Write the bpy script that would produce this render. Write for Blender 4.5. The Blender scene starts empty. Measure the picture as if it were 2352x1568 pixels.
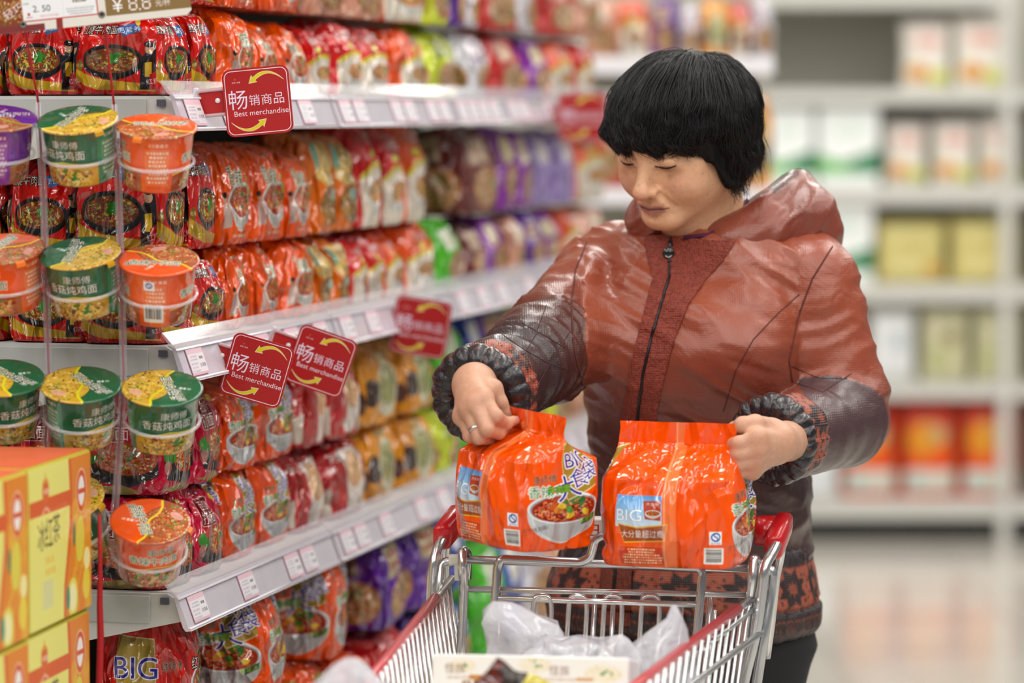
import bpy, bmesh, math, random
import numpy as np
from mathutils import Vector, Matrix, Euler
from mathutils.bvhtree import BVHTree

SC = bpy.context.scene
COL = SC.collection
R = math.radians
PI = math.pi
rng = random.Random(7)

# ------------------------------------------------------------------ camera, world, lights, exposure
cam_data = bpy.data.cameras.new('camera')
cam_data.sensor_width = 36.0
cam_data.lens = 120.0
cam_data.clip_end = 100
cam_data.dof.use_dof = True
cam_data.dof.focus_distance = 4.53
cam_data.dof.aperture_fstop = 2.35
camera = bpy.data.objects.new('camera', cam_data)
camera.location = (0, 0, 1.55)
camera.rotation_euler = (R(90 - 3.97), 0, 0)
COL.objects.link(camera)
SC.camera = camera

SC.view_settings.view_transform = 'Standard'
SC.view_settings.look = 'None'
SC.view_settings.gamma = 1.0
SC.view_settings.use_curve_mapping = False
SC.view_settings.exposure = 0.06

world = bpy.data.worlds.new('hall_light')
world.use_nodes = True
world.node_tree.nodes['Background'].inputs[0].default_value = (0.86, 0.92, 1.0, 1)
world.node_tree.nodes['Background'].inputs[1].default_value = 0.14
SC.world = world

def strip_light(x, y, power, sx=0.24, sy=2.7, z=3.55):
    d = bpy.data.lights.new('ceiling_tube', 'AREA')
    d.shape = 'RECTANGLE'; d.size = sx; d.size_y = sy
    d.energy = power; d.color = (1.0, 0.975, 0.93)
    o = bpy.data.objects.new('ceiling_tube', d)
    o.location = (x, y, z)
    COL.objects.link(o)
for ix, x in enumerate((-3.4, -1.7, 0.25, 1.7, 3.4)):
    for y in (-1.0, 2.2, 5.4, 8.6, 11.6):
        strip_light(x, y, 31 if y > 0 else 44)

# ------------------------------------------------------------------ helpers
def link(o, parent=None):
    COL.objects.link(o)
    if parent is not None:
        o.parent = parent
    return o

def tag(o, label=None, cat=None, group=None, kind=None):
    if label: o['label'] = label
    if cat: o['category'] = cat
    if group: o['group'] = group
    if kind: o['kind'] = kind
    return o

def empty(name, loc=(0, 0, 0), rz=0.0, label=None, cat=None, group=None):
    o = bpy.data.objects.new(name, None)
    o.empty_display_size = 0.05
    o.location = loc
    o.rotation_euler = (0, 0, rz)
    link(o)
    return tag(o, label, cat, group)

class MB:
    """collects verts / faces / uvs / colours and links them as one mesh object"""
    def __init__(s):
        s.v = []; s.f = []; s.uv = []; s.mi = []; s.sm = []
    def add(s, v, f, uv=None, mi=0, smooth=False):
        b = len(s.v)
        s.v += [tuple(map(float, p)) for p in v]
        for i, q in enumerate(f):
            s.f.append(tuple(b + k for k in q)); s.mi.append(mi); s.sm.append(smooth)
            s.uv.append(uv[i] if uv else [(0.0, 0.0)] * len(q))
    def box(s, c, d, rot=None, mi=0, bev=0.0, uv=None):
        hx, hy, hz = d[0] / 2, d[1] / 2, d[2] / 2
        if bev > 0:
            b = min(bev, hx * .99, hy * .99, hz * .99)
            bm = bmesh.new()
            bmesh.ops.create_cube(bm, size=1.0)
            for v in bm.verts:
                v.co = Vector((v.co.x * d[0], v.co.y * d[1], v.co.z * d[2]))
            bmesh.ops.bevel(bm, geom=bm.edges[:], offset=b, segments=2, affect='EDGES', profile=.5)
            bm.verts.index_update()
            vs = [v.co.copy() for v in bm.verts]; fs = [[v.index for v in f.verts] for f in bm.faces]
            bm.free(); uvs = None
        else:
            vs = [Vector((x * hx, y * hy, z * hz)) for z in (-1, 1) for y in (-1, 1) for x in (-1, 1)]
            fs = [(0, 2, 3, 1), (4, 5, 7, 6), (0, 1, 5, 4), (1, 3, 7, 5), (3, 2, 6, 7), (2, 0, 4, 6)]
            uvs = [[(0, 0)] * 4] * 6 if uv is None else uv
        if rot is not None:
            vs = [rot @ v for v in vs]
        c = Vector(c)
        s.add([v + c for v in vs], fs, uvs, mi)
    def tube(s, path, r, n=8, mi=0, caps=True):
        P = [Vector(p) for p in path]
        m = len(P)
        rr = r if hasattr(r, '__len__') else [r] * m
        T = []
        for i in range(m):
            a = P[max(i - 1, 0)]; b = P[min(i + 1, m - 1)]
            T.append((b - a).normalized())
        ref = Vector((0, 0, 1)) if abs(T[0].z) < .9 else Vector((1, 0, 0))
        N = (ref - T[0] * ref.dot(T[0])).normalized()
        vs = []; fs = []
        for i in range(m):
            N = (N - T[i] * N.dot(T[i]))
            N = N.normalized() if N.length > 1e-6 else T[i].orthogonal().normalized()
            B = T[i].cross(N)
            for k in range(n):
                a = 2 * PI * k / n
                vs.append(P[i] + (N * math.cos(a) + B * math.sin(a)) * rr[i])
        for i in range(m - 1):
            for k in range(n):
                k2 = (k + 1) % n
                fs.append((i * n + k, i * n + k2, (i + 1) * n + k2, (i + 1) * n + k))
        if caps:
            fs.append(tuple(range(n))[::-1]); fs.append(tuple((m - 1) * n + k for k in range(n)))
        s.add(vs, fs, None, mi, True)
    def prism(s, prof, a, b, mi=0, smooth=False):
        """profile polygon given as 3-D offsets, swept from point a to point b"""
        a = Vector(a); b = Vector(b); n = len(prof)
        vs = [a + Vector(p) for p in prof] + [b + Vector(p) for p in prof]
        fs = [(k, (k + 1) % n, n + (k + 1) % n, n + k) for k in range(n)]
        fs += [tuple(range(n))[::-1], tuple(n + k for k in range(n))]
        s.add(vs, fs, None, mi, smooth)
    def lathe(s, prof, n=40, mi=0, uvmap=None):
        """prof = [(r, z, v)], u goes round"""
        m = len(prof); vs = []; fs = []; uv = []
        for i in range(m):
            for k in range(n):
                a = 2 * PI * k / n
                vs.append((prof[i][0] * math.cos(a), prof[i][0] * math.sin(a), prof[i][1]))
        for i in range(m - 1):
            for k in range(n):
                k2 = (k + 1) % n
                fs.append((i * n + k, i * n + k2, (i + 1) * n + k2, (i + 1) * n + k))
                v0 = prof[i][2] if len(prof[i]) > 2 else 0; v1 = prof[i + 1][2] if len(prof[i]) > 2 else 0
                uv.append([(k / n, v0), ((k + 1) / n, v0), ((k + 1) / n, v1), (k / n, v1)])
        s.add(vs, fs, uv, mi, True)
    def mesh(s, name, mats):
        me = bpy.data.meshes.new(name)
        me.from_pydata(s.v, [], s.f)
        for m in (mats if isinstance(mats, (list, tuple)) else [mats]):
            me.materials.append(m)
        me.polygons.foreach_set('material_index', s.mi)
        me.polygons.foreach_set('use_smooth', s.sm)
        ul = me.uv_layers.new(name='uv')
        ul.data.foreach_set('uv', np.array([c for f in s.uv for p in f for c in p], dtype=np.float32))
        me.update()
        return me
    def build(s, name, mats, parent=None, loc=None, rot=None):
        o = bpy.data.objects.new(name, s.mesh(name, mats))
        if loc is not None: o.location = loc
        if rot is not None: o.rotation_euler = rot
        return link(o, parent)

def np_mesh(name, V, Fq, mat, parent=None, color=None, uv=None, smooth=True):
    me = bpy.data.meshes.new(name)
    V = np.asarray(V, np.float32); Fq = np.asarray(Fq, np.int32)
    k = Fq.shape[1]
    me.vertices.add(len(V)); me.vertices.foreach_set('co', V.ravel())
    me.loops.add(Fq.size); me.loops.foreach_set('vertex_index', Fq.ravel())
    me.polygons.add(len(Fq))
    me.polygons.foreach_set('loop_start', np.arange(0, Fq.size, k, dtype=np.int32))
    me.polygons.foreach_set('use_smooth', np.full(len(Fq), smooth))
    me.materials.append(mat)
    if color is not None:
        ca = me.color_attributes.new('col', 'FLOAT_COLOR', 'POINT')
        c = np.ones((len(V), 4), np.float32); c[:, :3] = color
        ca.data.foreach_set('color', c.ravel())
    if uv is not None:
        ul = me.uv_layers.new(name='uv')
        ul.data.foreach_set('uv', np.asarray(uv, np.float32)[Fq.ravel()].ravel())
    me.update(calc_edges=True); me.validate()
    o = bpy.data.objects.new(name, me)
    return link(o, parent)

def arc_path(pts, rad, seg=5):
    """polyline with rounded corners"""
    P = [Vector(p) for p in pts]; out = [P[0]]
    for i in range(1, len(P) - 1):
        a, b, c = P[i - 1], P[i], P[i + 1]
        d1 = (a - b); d2 = (c - b)
        r = min(rad, d1.length * .45, d2.length * .45)
        p1 = b + d1.normalized() * r; p2 = b + d2.normalized() * r
        for k in range(seg + 1):
            t = k / seg
            out.append(p1 * (1 - t) ** 2 + b * 2 * t * (1 - t) + p2 * t * t)
    out.append(P[-1])
    return out

# ------------------------------------------------------------------ colour and materials
def lin(c):
    if isinstance(c, str):
        c = tuple(int(c[i:i + 2], 16) / 255 for i in (0, 2, 4))
    return tuple((x / 12.92 if x <= .04045 else ((x + .055) / 1.055) ** 2.4) for x in c[:3])
def srgb(c):
    return np.array([int(c[i:i + 2], 16) / 255 for i in (0, 2, 4)], np.float32) if isinstance(c, str) else np.array(c, np.float32)

_mats = {}
def mat(name, color, rough=.5, metal=0.0, bump=0.0, scale=60.0, coat=0.0, trans=0.0, alpha=1.0, var=0.0, spec=.5, ior=1.45, emit=0, sss=0):
    if name in _mats: return _mats[name]
    m = bpy.data.materials.new(name); m.use_nodes = True
    nt = m.node_tree; b = nt.nodes['Principled BSDF']
    c = lin(color)
    b.inputs['Base Color'].default_value = (*c, 1)
    b.inputs['Roughness'].default_value = rough
    b.inputs['Metallic'].default_value = metal
    b.inputs['Coat Weight'].default_value = coat
    b.inputs['Coat Roughness'].default_value = .08
    b.inputs['Transmission Weight'].default_value = trans
    b.inputs['Alpha'].default_value = alpha
    b.inputs['IOR'].default_value = ior
    b.inputs['Specular IOR Level'].default_value = spec
    if sss:
        b.inputs['Subsurface Weight'].default_value = sss
        b.inputs['Subsurface Radius'].default_value = (.012, .005, .003)
    if emit:
        b.inputs['Emission Color'].default_value = (*c, 1); b.inputs['Emission Strength'].default_value = emit
    if bump or var:
        tc = nt.nodes.new('ShaderNodeTexCoord'); no = nt.nodes.new('ShaderNodeTexNoise')
        no.inputs['Scale'].default_value = scale; no.inputs['Detail'].default_value = 5
        nt.links.new(tc.outputs['Object'], no.inputs['Vector'])
        if bump:
            bp = nt.nodes.new('ShaderNodeBump'); bp.inputs['Strength'].default_value = bump; bp.inputs['Distance'].default_value = .004
            nt.links.new(no.outputs['Fac'], bp.inputs['Height']); nt.links.new(bp.outputs['Normal'], b.inputs['Normal'])
        if var:
            mx = nt.nodes.new('ShaderNodeMix'); mx.data_type = 'RGBA'
            mx.inputs['A'].default_value = (*[x * (1 - var) for x in c], 1)
            mx.inputs['B'].default_value = (*[min(1, x * (1 + var)) for x in c], 1)
            nt.links.new(no.outputs['Fac'], mx.inputs['Factor']); nt.links.new(mx.outputs['Result'], b.inputs['Base Color'])
    _mats[name] = m
    return m

def print_mat(name, img, rough=.18, bump=.35, scale=12.0, coat=.0, crease=.03, kind='film', spec=.5):
    """printed film / board: the artwork on a glossy, creased surface"""
    m = bpy.data.materials.new(name); m.use_nodes = True
    nt = m.node_tree; b = nt.nodes['Principled BSDF']
    ti = nt.nodes.new('ShaderNodeTexImage'); ti.image = img; ti.extension = 'EXTEND'
    uv = nt.nodes.new('ShaderNodeUVMap'); uv.uv_map = 'uv'
    nt.links.new(uv.outputs['UV'], ti.inputs['Vector'])
    nt.links.new(ti.outputs['Color'], b.inputs['Base Color'])
    b.inputs['Roughness'].default_value = rough
    b.inputs['Coat Weight'].default_value = coat
    b.inputs['Coat Roughness'].default_value = .04
    b.inputs['Specular IOR Level'].default_value = spec
    b.inputs['IOR'].default_value = 1.5
    if bump:
        tc = nt.nodes.new('ShaderNodeTexCoord'); no = nt.nodes.new('ShaderNodeTexNoise')
        oi = nt.nodes.new('ShaderNodeObjectInfo'); va = nt.nodes.new('ShaderNodeVectorMath'); va.operation = 'ADD'
        vs = nt.nodes.new('ShaderNodeVectorMath'); vs.operation = 'SCALE'; vs.inputs[3].default_value = 7.0
        nt.links.new(oi.outputs['Random'], vs.inputs[0]); nt.links.new(tc.outputs['Object'], va.inputs[0]); nt.links.new(vs.outputs[0], va.inputs[1])
        # crumpled film: facets with sharp creases between them, bent by a slow noise
        no.inputs['Scale'].default_value = scale * .8; no.inputs['Detail'].default_value = 2
        nt.links.new(va.outputs[0], no.inputs['Vector'])
        sc_ = nt.nodes.new('ShaderNodeVectorMath'); sc_.operation = 'SCALE'; sc_.inputs[3].default_value = .06
        nt.links.new(no.outputs['Color'], sc_.inputs[0])
        ad = nt.nodes.new('ShaderNodeVectorMath'); ad.operation = 'ADD'; nt.links.new(va.outputs[0], ad.inputs[0]); nt.links.new(sc_.outputs[0], ad.inputs[1])
        mp = nt.nodes.new('ShaderNodeMapping'); mp.inputs['Rotation'].default_value = (.3, .5, .4); mp.inputs['Scale'].default_value = (1.9, 1.5, .6)
        nt.links.new(ad.outputs[0], mp.inputs['Vector'])
        no = nt.nodes.new('ShaderNodeTexVoronoi'); no.feature = 'F1'; no.inputs['Scale'].default_value = scale * 1.5; no.inputs['Detail'].default_value = 1.0
        nt.links.new(mp.outputs[0], no.inputs['Vector'])
        bp = nt.nodes.new('ShaderNodeBump'); bp.inputs['Strength'].default_value = bump; bp.inputs['Distance'].default_value = crease
        nt.links.new(no.outputs[0], bp.inputs['Height'])
        nt.links.new(bp.outputs['Normal'], b.inputs['Normal']); nt.links.new(bp.outputs['Normal'], b.inputs['Coat Normal'])
    return m

def vnoise(p, seed=0):
    """value noise, vectorised; p (N,3) -> -1..1"""
    p = np.asarray(p, np.float64); i = np.floor(p).astype(np.int64); f = p - i
    f = f * f * (3 - 2 * f); out = 0
    def h(a, b, c):
        n = (a * 374761393 + b * 668265263 + c * 2147483647 + seed * 974711) & 0xffffffff
        n = ((n ^ (n >> 13)) * 1274126177) & 0xffffffff
        return ((n ^ (n >> 16)) & 0xffff) / 32767.5 - 1
    for dx in (0, 1):
        for dy in (0, 1):
            for dz in (0, 1):
                w = (f[:, 0] if dx else 1 - f[:, 0]) * (f[:, 1] if dy else 1 - f[:, 1]) * (f[:, 2] if dz else 1 - f[:, 2])
                out = out + w * h(i[:, 0] + dx, i[:, 1] + dy, i[:, 2] + dz)
    return out
def ridge(p, seed=0):
    return 1 - np.abs(vnoise(p, seed)) * 2
# ------------------------------------------------------------------ flat print: artwork drawn into canvases
_tc = bpy.data.curves.new('type', 'FONT'); _tc.fill_mode = 'NONE'
_to = bpy.data.objects.new('type', _tc); COL.objects.link(_to)
_gl = {}
def glyphs(text, bold=0.0):
    k = (text, bold)
    if k not in _gl:
        _tc.body = text; _tc.offset = bold; _tc.resolution_u = 4
        dg = bpy.context.evaluated_depsgraph_get(); dg.update()
        me = bpy.data.meshes.new_from_object(_to.evaluated_get(dg))
        v = np.zeros(len(me.vertices) * 3, np.float32); me.vertices.foreach_get('co', v); v = v.reshape(-1, 3)[:, :2]
        e = np.zeros(len(me.edges) * 2, np.int32); me.edges.foreach_get('vertices', e); e = e.reshape(-1, 2)
        bpy.data.meshes.remove(me)
        _gl[k] = (v[e[:, 0]], v[e[:, 1]]) if len(e) else (np.zeros((0, 2)), np.zeros((0, 2)))
    return _gl[k]

def seg_mask(A, B, x0, y0, w, h, ss=3):
    """even-odd fill of directed segments -> coverage w*h"""
    ax = (A[:, 0] - x0) * ss; ay = (A[:, 1] - y0) * ss; bx = (B[:, 0] - x0) * ss; by = (B[:, 1] - y0) * ss
    H = h * ss; W = w * ss
    acc = np.zeros((H, W + 1), np.int32)
    ys = np.arange(H) + .5
    lo = np.minimum(ay, by); hi = np.maximum(ay, by)
    rr, ee = np.nonzero((lo[None, :] <= ys[:, None]) & (hi[None, :] > ys[:, None]))
    if len(rr) == 0: return np.zeros((h, w), np.float32)
    t = (ys[rr] - ay[ee]) / (by[ee] - ay[ee])
    xs = np.clip(np.ceil(ax[ee] + t * (bx[ee] - ax[ee]) - .5), 0, W).astype(np.int32)
    np.add.at(acc, (rr, xs), 1)
    m = (np.cumsum(acc, 1)[:, :W] & 1).astype(np.float32)
    return m.reshape(h, ss, w, ss).mean((1, 3))

def grow(m, r):
    r = int(round(r)); o = m.copy()
    for _ in range(r):
        p = np.pad(o, 1)
        o = np.maximum.reduce([p[1:-1, 1:-1], p[:-2, 1:-1], p[2:, 1:-1], p[1:-1, :-2], p[1:-1, 2:], p[:-2, :-2] * .8, p[2:, 2:] * .8, p[:-2, 2:] * .8, p[2:, :-2] * .8])
    return o

class Art:
    def __init__(s, w, h, base):
        s.w, s.h = w, h
        s.a = np.empty((h, w, 3), np.float32); s.a[:] = srgb(base)
    def put(s, m, x0, y0, col):
        X0 = max(x0, 0); Y0 = max(y0, 0); X1 = min(x0 + m.shape[1], s.w); Y1 = min(y0 + m.shape[0], s.h)
        if X1 <= X0 or Y1 <= Y0: return
        mm = m[Y0 - y0:Y1 - y0, X0 - x0:X1 - x0, None]
        c = srgb(col) if not (isinstance(col, np.ndarray) and col.ndim == 3) else col[Y0 - y0:Y1 - y0, X0 - x0:X1 - x0]
        s.a[Y0:Y1, X0:X1] = s.a[Y0:Y1, X0:X1] * (1 - mm) + c * mm
    def poly(s, pts, col, op=1.0):
        P = np.array(pts, np.float64); Q = np.roll(P, -1, 0)
        x0 = int(P[:, 0].min()) - 1; y0 = int(P[:, 1].min()) - 1
        w = int(P[:, 0].max()) + 2 - x0; h = int(P[:, 1].max()) + 2 - y0
        s.put(seg_mask(P, Q, x0, y0, w, h) * op, x0, y0, col)
    def rect(s, x0, y0, x1, y1, col, op=1.0):
        s.poly([(x0, y0), (x1, y0), (x1, y1), (x0, y1)], col, op)
    def ell(s, cx, cy, rx, ry, col, op=1.0, rot=0.0, n=28, a0=0, a1=2 * PI):
        t = np.linspace(a0, a1, n, endpoint=(a1 - a0 < 6.2)); c, d = math.cos(rot), math.sin(rot)
        x = rx * np.cos(t); y = ry * np.sin(t)
        s.poly(np.stack([cx + x * c - y * d, cy + x * d + y * c], 1), col, op)
    def rrect(s, x0, y0, x1, y1, r, col, op=1.0):
        pts = []
        for cx, cy, a in ((x1 - r, y0 + r, -90), (x1 - r, y1 - r, 0), (x0 + r, y1 - r, 90), (x0 + r, y0 + r, 180)):
            for k in range(7):
                t = R(a + 15 * k); pts.append((cx + r * math.cos(t), cy + r * math.sin(t)))
        s.poly(pts, col, op)
    def line(s, pts, wd, col, op=1.0):
        P = np.array(pts, np.float64); d = np.gradient(P, axis=0)
        nrm = np.stack([-d[:, 1], d[:, 0]], 1); nrm /= np.linalg.norm(nrm, axis=1)[:, None] + 1e-9
        wds = (np.array(wd) if hasattr(wd, '__len__') else np.full(len(P), wd))[:, None] / 2
        s.poly(np.concatenate([P + nrm * wds, (P - nrm * wds)[::-1]]), col, op)
    def text(s, t, cx, cy, h, col, rot=0.0, sx=1.0, shear=0.0, bold=.01, out=None, out_r=0, op=1.0):
        A, B = glyphs(t, bold)
        if not len(A): return
        lo = np.minimum(A.min(0), B.min(0)); hi = np.maximum(A.max(0), B.max(0)); mid = (lo + hi) / 2
        k = h / max(hi[1] - lo[1], 1e-6)
        c, d = math.cos(rot), math.sin(rot)
        def T(p):
            q = (p - mid) * k; x = q[:, 0] * sx + q[:, 1] * shear; y = -q[:, 1]
            return np.stack([cx + x * c - y * d, cy + x * d + y * c], 1)
        A2, B2 = T(A), T(B); al = np.concatenate([A2, B2])
        pad = int(out_r) + 2
        x0 = int(al[:, 0].min()) - pad; y0 = int(al[:, 1].min()) - pad
        w = int(al[:, 0].max()) + pad + 1 - x0; hh = int(al[:, 1].max()) + pad + 1 - y0
        m = seg_mask(A2, B2, x0, y0, w, hh)
        if out is not None: s.put(grow(m, out_r) * op, x0, y0, out)
        s.put(m * op, x0, y0, col)
    def food(s, cx, cy, rx, ry, seed=0, base='a8441c', noodle='e8b060', bits=('c02810', '7a2010', 'd8a030', '3c7a20', '8a4a20', 'e8c890'), n=130, sc=1.0):
        r = random.Random(seed)
        s.ell(cx, cy, rx, ry, base)
        for i in range(int(n * .45)):
            a = r.uniform(0, 2 * PI); q = math.sqrt(r.random()) * .85; x = cx + rx * q * math.cos(a); y = cy + ry * q * math.sin(a)
            L = rx * r.uniform(.15, .35); b = r.uniform(0, PI)
            pts = [(x + L * (k / 5 - .5) * math.cos(b) + rx * .04 * math.sin(k * 1.3), y + L * .6 * (k / 5 - .5) * math.sin(b) + ry * .06 * math.cos(k * 1.7)) for k in range(6)]
            if all(((p[0] - cx) / rx) ** 2 + ((p[1] - cy) / ry) ** 2 < .98 for p in pts):
                s.line(pts, max(1.5, rx * .022 * sc), noodle, .85)
        for i in range(n):
            a = r.uniform(0, 2 * PI); q = math.sqrt(r.random()) * .9; x = cx + rx * q * math.cos(a); y = cy + ry * q * math.sin(a)
            z = rx * r.uniform(.02, .075) * sc
            s.ell(x, y, z, z * r.uniform(.4, .9), r.choice(bits), .9, r.uniform(0, PI), 9)
        for i in range(int(n * .12)):
            a = r.uniform(0, 2 * PI); q = math.sqrt(r.random()) * .7; x = cx + rx * q * math.cos(a); y = cy + ry * q * math.sin(a)
            s.ell(x, y, rx * .03 * sc, rx * .012 * sc, 'f6e8d8', .8, r.uniform(0, PI), 8)
        for i in range(4):
            x = cx + rx * r.uniform(-.1, .45); y = cy + ry * r.uniform(-.55, .15)
            s.ell(x, y, rx * .11 * sc, rx * .05 * sc, '2f7d1e', .95, r.uniform(-1, 1), 10)
    def bowl(s, cx, cy, rx, ry, depth, col='dcdcda', rim='f2f2f0', rot=0.0, seed=0, dark=False, **k):
        t = np.linspace(0, PI, 24)
        body = [(cx + rx * math.cos(a) * (1 - .35 * math.sin(a) ** 3), cy + depth * math.sin(a) ** .8) for a in t]
        s.poly(body, col)
        s.poly([(cx + (p[0] - cx) * .9 + rx * .06, cy + (p[1] - cy) * .96) for p in body], (srgb(col) * .86))
        s.ell(cx, cy, rx, ry, rim); s.ell(cx, cy + ry * .03, rx * .93, ry * .88, (srgb(col) * .7))
        s.food(cx, cy + ry * .06, rx * .88, ry * .82, seed, **k)
    def barcode(s, x0, y0, x1, y1, seed=3, horiz=False):
        s.rect(x0, y0, x1, y1, 'eeeeec'); r = random.Random(seed)
        a0, a1 = (y0, y1) if horiz else (x0, x1)
        p = a0 + (a1 - a0) * .07
        while p < a1 - (a1 - a0) * .1:
            w = (a1 - a0) * r.choice((.012, .02, .03))
            if horiz: s.rect(x0 + (x1 - x0) * .1, p, x1 - (x1 - x0) * .12, p + w, '2a2a2c')
            else: s.rect(p, y0 + (y1 - y0) * .1, p + w, y1 - (y1 - y0) * .2, '2a2a2c')
            p += w + (a1 - a0) * r.choice((.014, .022, .03))
    def rows(s, x0, x1, y0, y1, n, col, seed=1, wob=.0, op=.9):
        """lines of print too small to read"""
        r = random.Random(seed); hgt = (y1 - y0) / n
        for i in range(n):
            y = y0 + hgt * (i + .2); L = (x1 - x0) * r.uniform(.6, 1.0); x = x0 + ((x1 - x0) - L) / 2
            while x < x0 + ((x1 - x0) + L) / 2:
                w = hgt * r.uniform(.35, .6)
                s.rect(x, y, x + w, y + hgt * .6, col, op * r.uniform(.55, 1)); x += w * 1.35
    def scrawl(s, cx, cy, h, n, col, out=None, seed=1):
        """big lettering that the photograph shows only as strokes"""
        r = random.Random(seed); L = []
        for i in range(n):
            x0 = cx + (i - n / 2 + .06) * h; y0 = cy - h / 2; q = h * .88
            for j in range(3): y = y0 + q * (.15 + .3 * j + r.uniform(-.06, .06)); L.append([(x0 + q * r.uniform(0, .25), y), (x0 + q * r.uniform(.7, 1), y - q * .04)])
            for j in range(2): x = x0 + q * (.3 + .4 * j + r.uniform(-.1, .1)); L.append([(x, y0 + q * r.uniform(0, .3)), (x + q * r.uniform(-.1, .1), y0 + q * r.uniform(.75, 1))])
            L.append([(x0 + q * .5, y0 + q * .45), (x0 + q * r.choice((.05, .95)), y0 + q)])
        if out:
            for l in L: s.line(l, h * .2, out)
        for l in L: s.line(l, h * .095, col)
    def vgrad(s, c0, c1, y0=0, y1=None):
        y1 = y1 or s.h
        t = np.linspace(0, 1, y1 - y0)[:, None, None]
        s.a[y0:y1] = srgb(c0) * (1 - t) + srgb(c1) * t
    def image(s, name):
        im = bpy.data.images.new(name, s.w, s.h)
        px = np.ones((s.h, s.w, 4), np.float32); px[:, :, :3] = np.clip(s.a[::-1], 0, 1)
        im.pixels.foreach_set(px.ravel()); im.update(); im.pack()
        return im
# ------------------------------------------------------------------ artwork of the noodle packs
PW, PH = 1200, 440
SPLIT = (0.0, .3, .5, .8, 1.0)
def faces(A, fn, sides=None, SPLIT=SPLIT):
    for i in range(4):
        x0, x1 = SPLIT[i] * A.w, SPLIT[i + 1] * A.w
        f = fn if i % 2 == 0 else sides
        if f: f(A, x0, x1, i)

def f_red_beef(A, x0, x1, i):
    w = x1 - x0; X = lambda t: x0 + w * t; Y = lambda t: A.h * t
    k = 1.0
    A.poly([(X(0), Y(.70)), (X(.35), Y(.80)), (X(1), Y(.86)), (X(1), Y(.92)), (X(.3), Y(.90)), (X(0), Y(.82))], 'c8a01e')
    A.poly([(X(.80), Y(.60)), (X(1), Y(.42)), (X(1), Y(.9)), (X(.78), Y(.9))], '1b1a20')
    A.ell(X(.90), Y(.52), w * .06, Y(.045), 'c79a7c'); A.ell(X(.9), Y(.475), w * .065, Y(.03), '161212')
    A.rect(X(.84), Y(.64), X(.93), Y(.78), 'd8b020')
    A.poly([(X(.9), Y(.76)), (X(1), Y(.72)), (X(1), Y(.9)), (X(.9), Y(.9))], 'b01018')
    A.text('红烧', X(.95), Y(.82), Y(.05), 'f0e4e0', -.2, bold=.02)
    A.line([(X(.70), Y(.66)), (X(.86), Y(.63)), (X(1), Y(.62))], w * .05, '14100e')
    A.bowl(X(.48), Y(.62), w * .34, Y(.145), Y(.19), col='131112', rim='1c1a1a', seed=5 + i, base='7a3a16', noodle='caa052', sc=1.15,
           bits=('b02810', 'd8b838', '6a3212', 'c8c040', '4a8a24', '8a3a16'))
    A.ell(X(.5), Y(.6), w * .05, Y(.06), '2f8a26', 1, .5)
    A.text('康师傅', X(.17), Y(.22), Y(.06), '1a0a08', sx=.85, bold=.02, out='e88a78', out_r=1)
    A.text('红烧牛肉面', X(.30), Y(.335), Y(.085), 'f6efe6', sx=1.0 * w / 420, bold=.012, out='2a100c', out_r=3)
    A.poly([(X(.56), Y(.30)), (X(.76), Y(.27)), (X(.77), Y(.36)), (X(.6), Y(.40))], '2c6cb8')
    A.text('更营养', X(.67), Y(.335), Y(.055), 'eef4ff', -.12, sx=.9, out='164a90', out_r=2)
    A.ell(X(.78), Y(.26), w * .035, Y(.04), 'e8c850')
    A.ell(X(.62), Y(.16), w * .075, Y(.065), 'f4eee8'); A.ell(X(.62), Y(.16), w * .05, Y(.042), 'c88a3a'); A.rows(X(.585), X(.655), Y(.145), Y(.175), 1, '2a1a10', 2)
    A.ell(X(.07), Y(.67), w * .05, Y(.05), '8a6a1c'); A.text('经典', X(.07), Y(.67), Y(.035), 'f0dc90', bold=.02)
def f_orange_spicy(A, x0, x1, i):
    w = x1 - x0; X = lambda t: x0 + w * t; Y = lambda t: A.h * t
    A.bowl(X(.56), Y(.60), w * .36, Y(.15), Y(.25), seed=11 + i, base='b8301a', noodle='e8b468', rim='e8e4de', col='d6d2cc')
    A.poly([(X(.11), Y(.62)), (X(.19), Y(.61)), (X(.24), Y(.80)), (X(.05), Y(.82))], 'd0b4ac'); A.ell(X(.15), Y(.58), w * .035, Y(.035), 'c79a7c'); A.ell(X(.15), Y(.55), w * .038, Y(.025), '221614')
    A.text('康师傅', X(.52), Y(.22), Y(.065), '14301f', sx=.95, bold=.02, out='f4e6d8', out_r=1)
    A.text('香', X(.34), Y(.40), Y(.15), '1f6a3c', bold=.01, out='f6f2e6', out_r=3)
    A.text('辣', X(.54), Y(.42), Y(.14), '1f6a3c', bold=.01, out='f6f2e6', out_r=3)
    for j, ch in enumerate('牛肉面'): A.text(ch, X(.74), Y(.34 + .085 * j), Y(.07), 'b6c81e', bold=.02, out='2a5a1e', out_r=2)
    A.rows(X(.30), X(.7), Y(.86), Y(.9), 1, 'f0e0d0', i)
def f_orange_gold(A, x0, x1, i):
    w = x1 - x0; X = lambda t: x0 + w * t; Y = lambda t: A.h * t
    A.poly([(X(.08), Y(.16)), (X(.95), Y(.14)), (X(.97), Y(.5)), (X(.5), Y(.62)), (X(.06), Y(.5))], 'dcb862')
    A.rect(X(.05), Y(.22), X(.2), Y(.42), '7ab09a')
    A.food(X(.55), Y(.72), w * .42, Y(.17), 17 + i, base='8a5a24', noodle='e0c078', bits=('4a2a14', 'd89a2a', 'e8d8a0', '7a3a16', '6a4a2a'))
    A.scrawl(X(.52), Y(.30), Y(.12), 2, '6a2a14', 'f2dc9a', 5)
    A.scrawl(X(.55), Y(.5), Y(.12), 3, '3a2a20', 'ead9a6', 6)
    A.rect(X(.5), Y(.60), X(.74), Y(.68), '9ac0b8')
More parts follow.
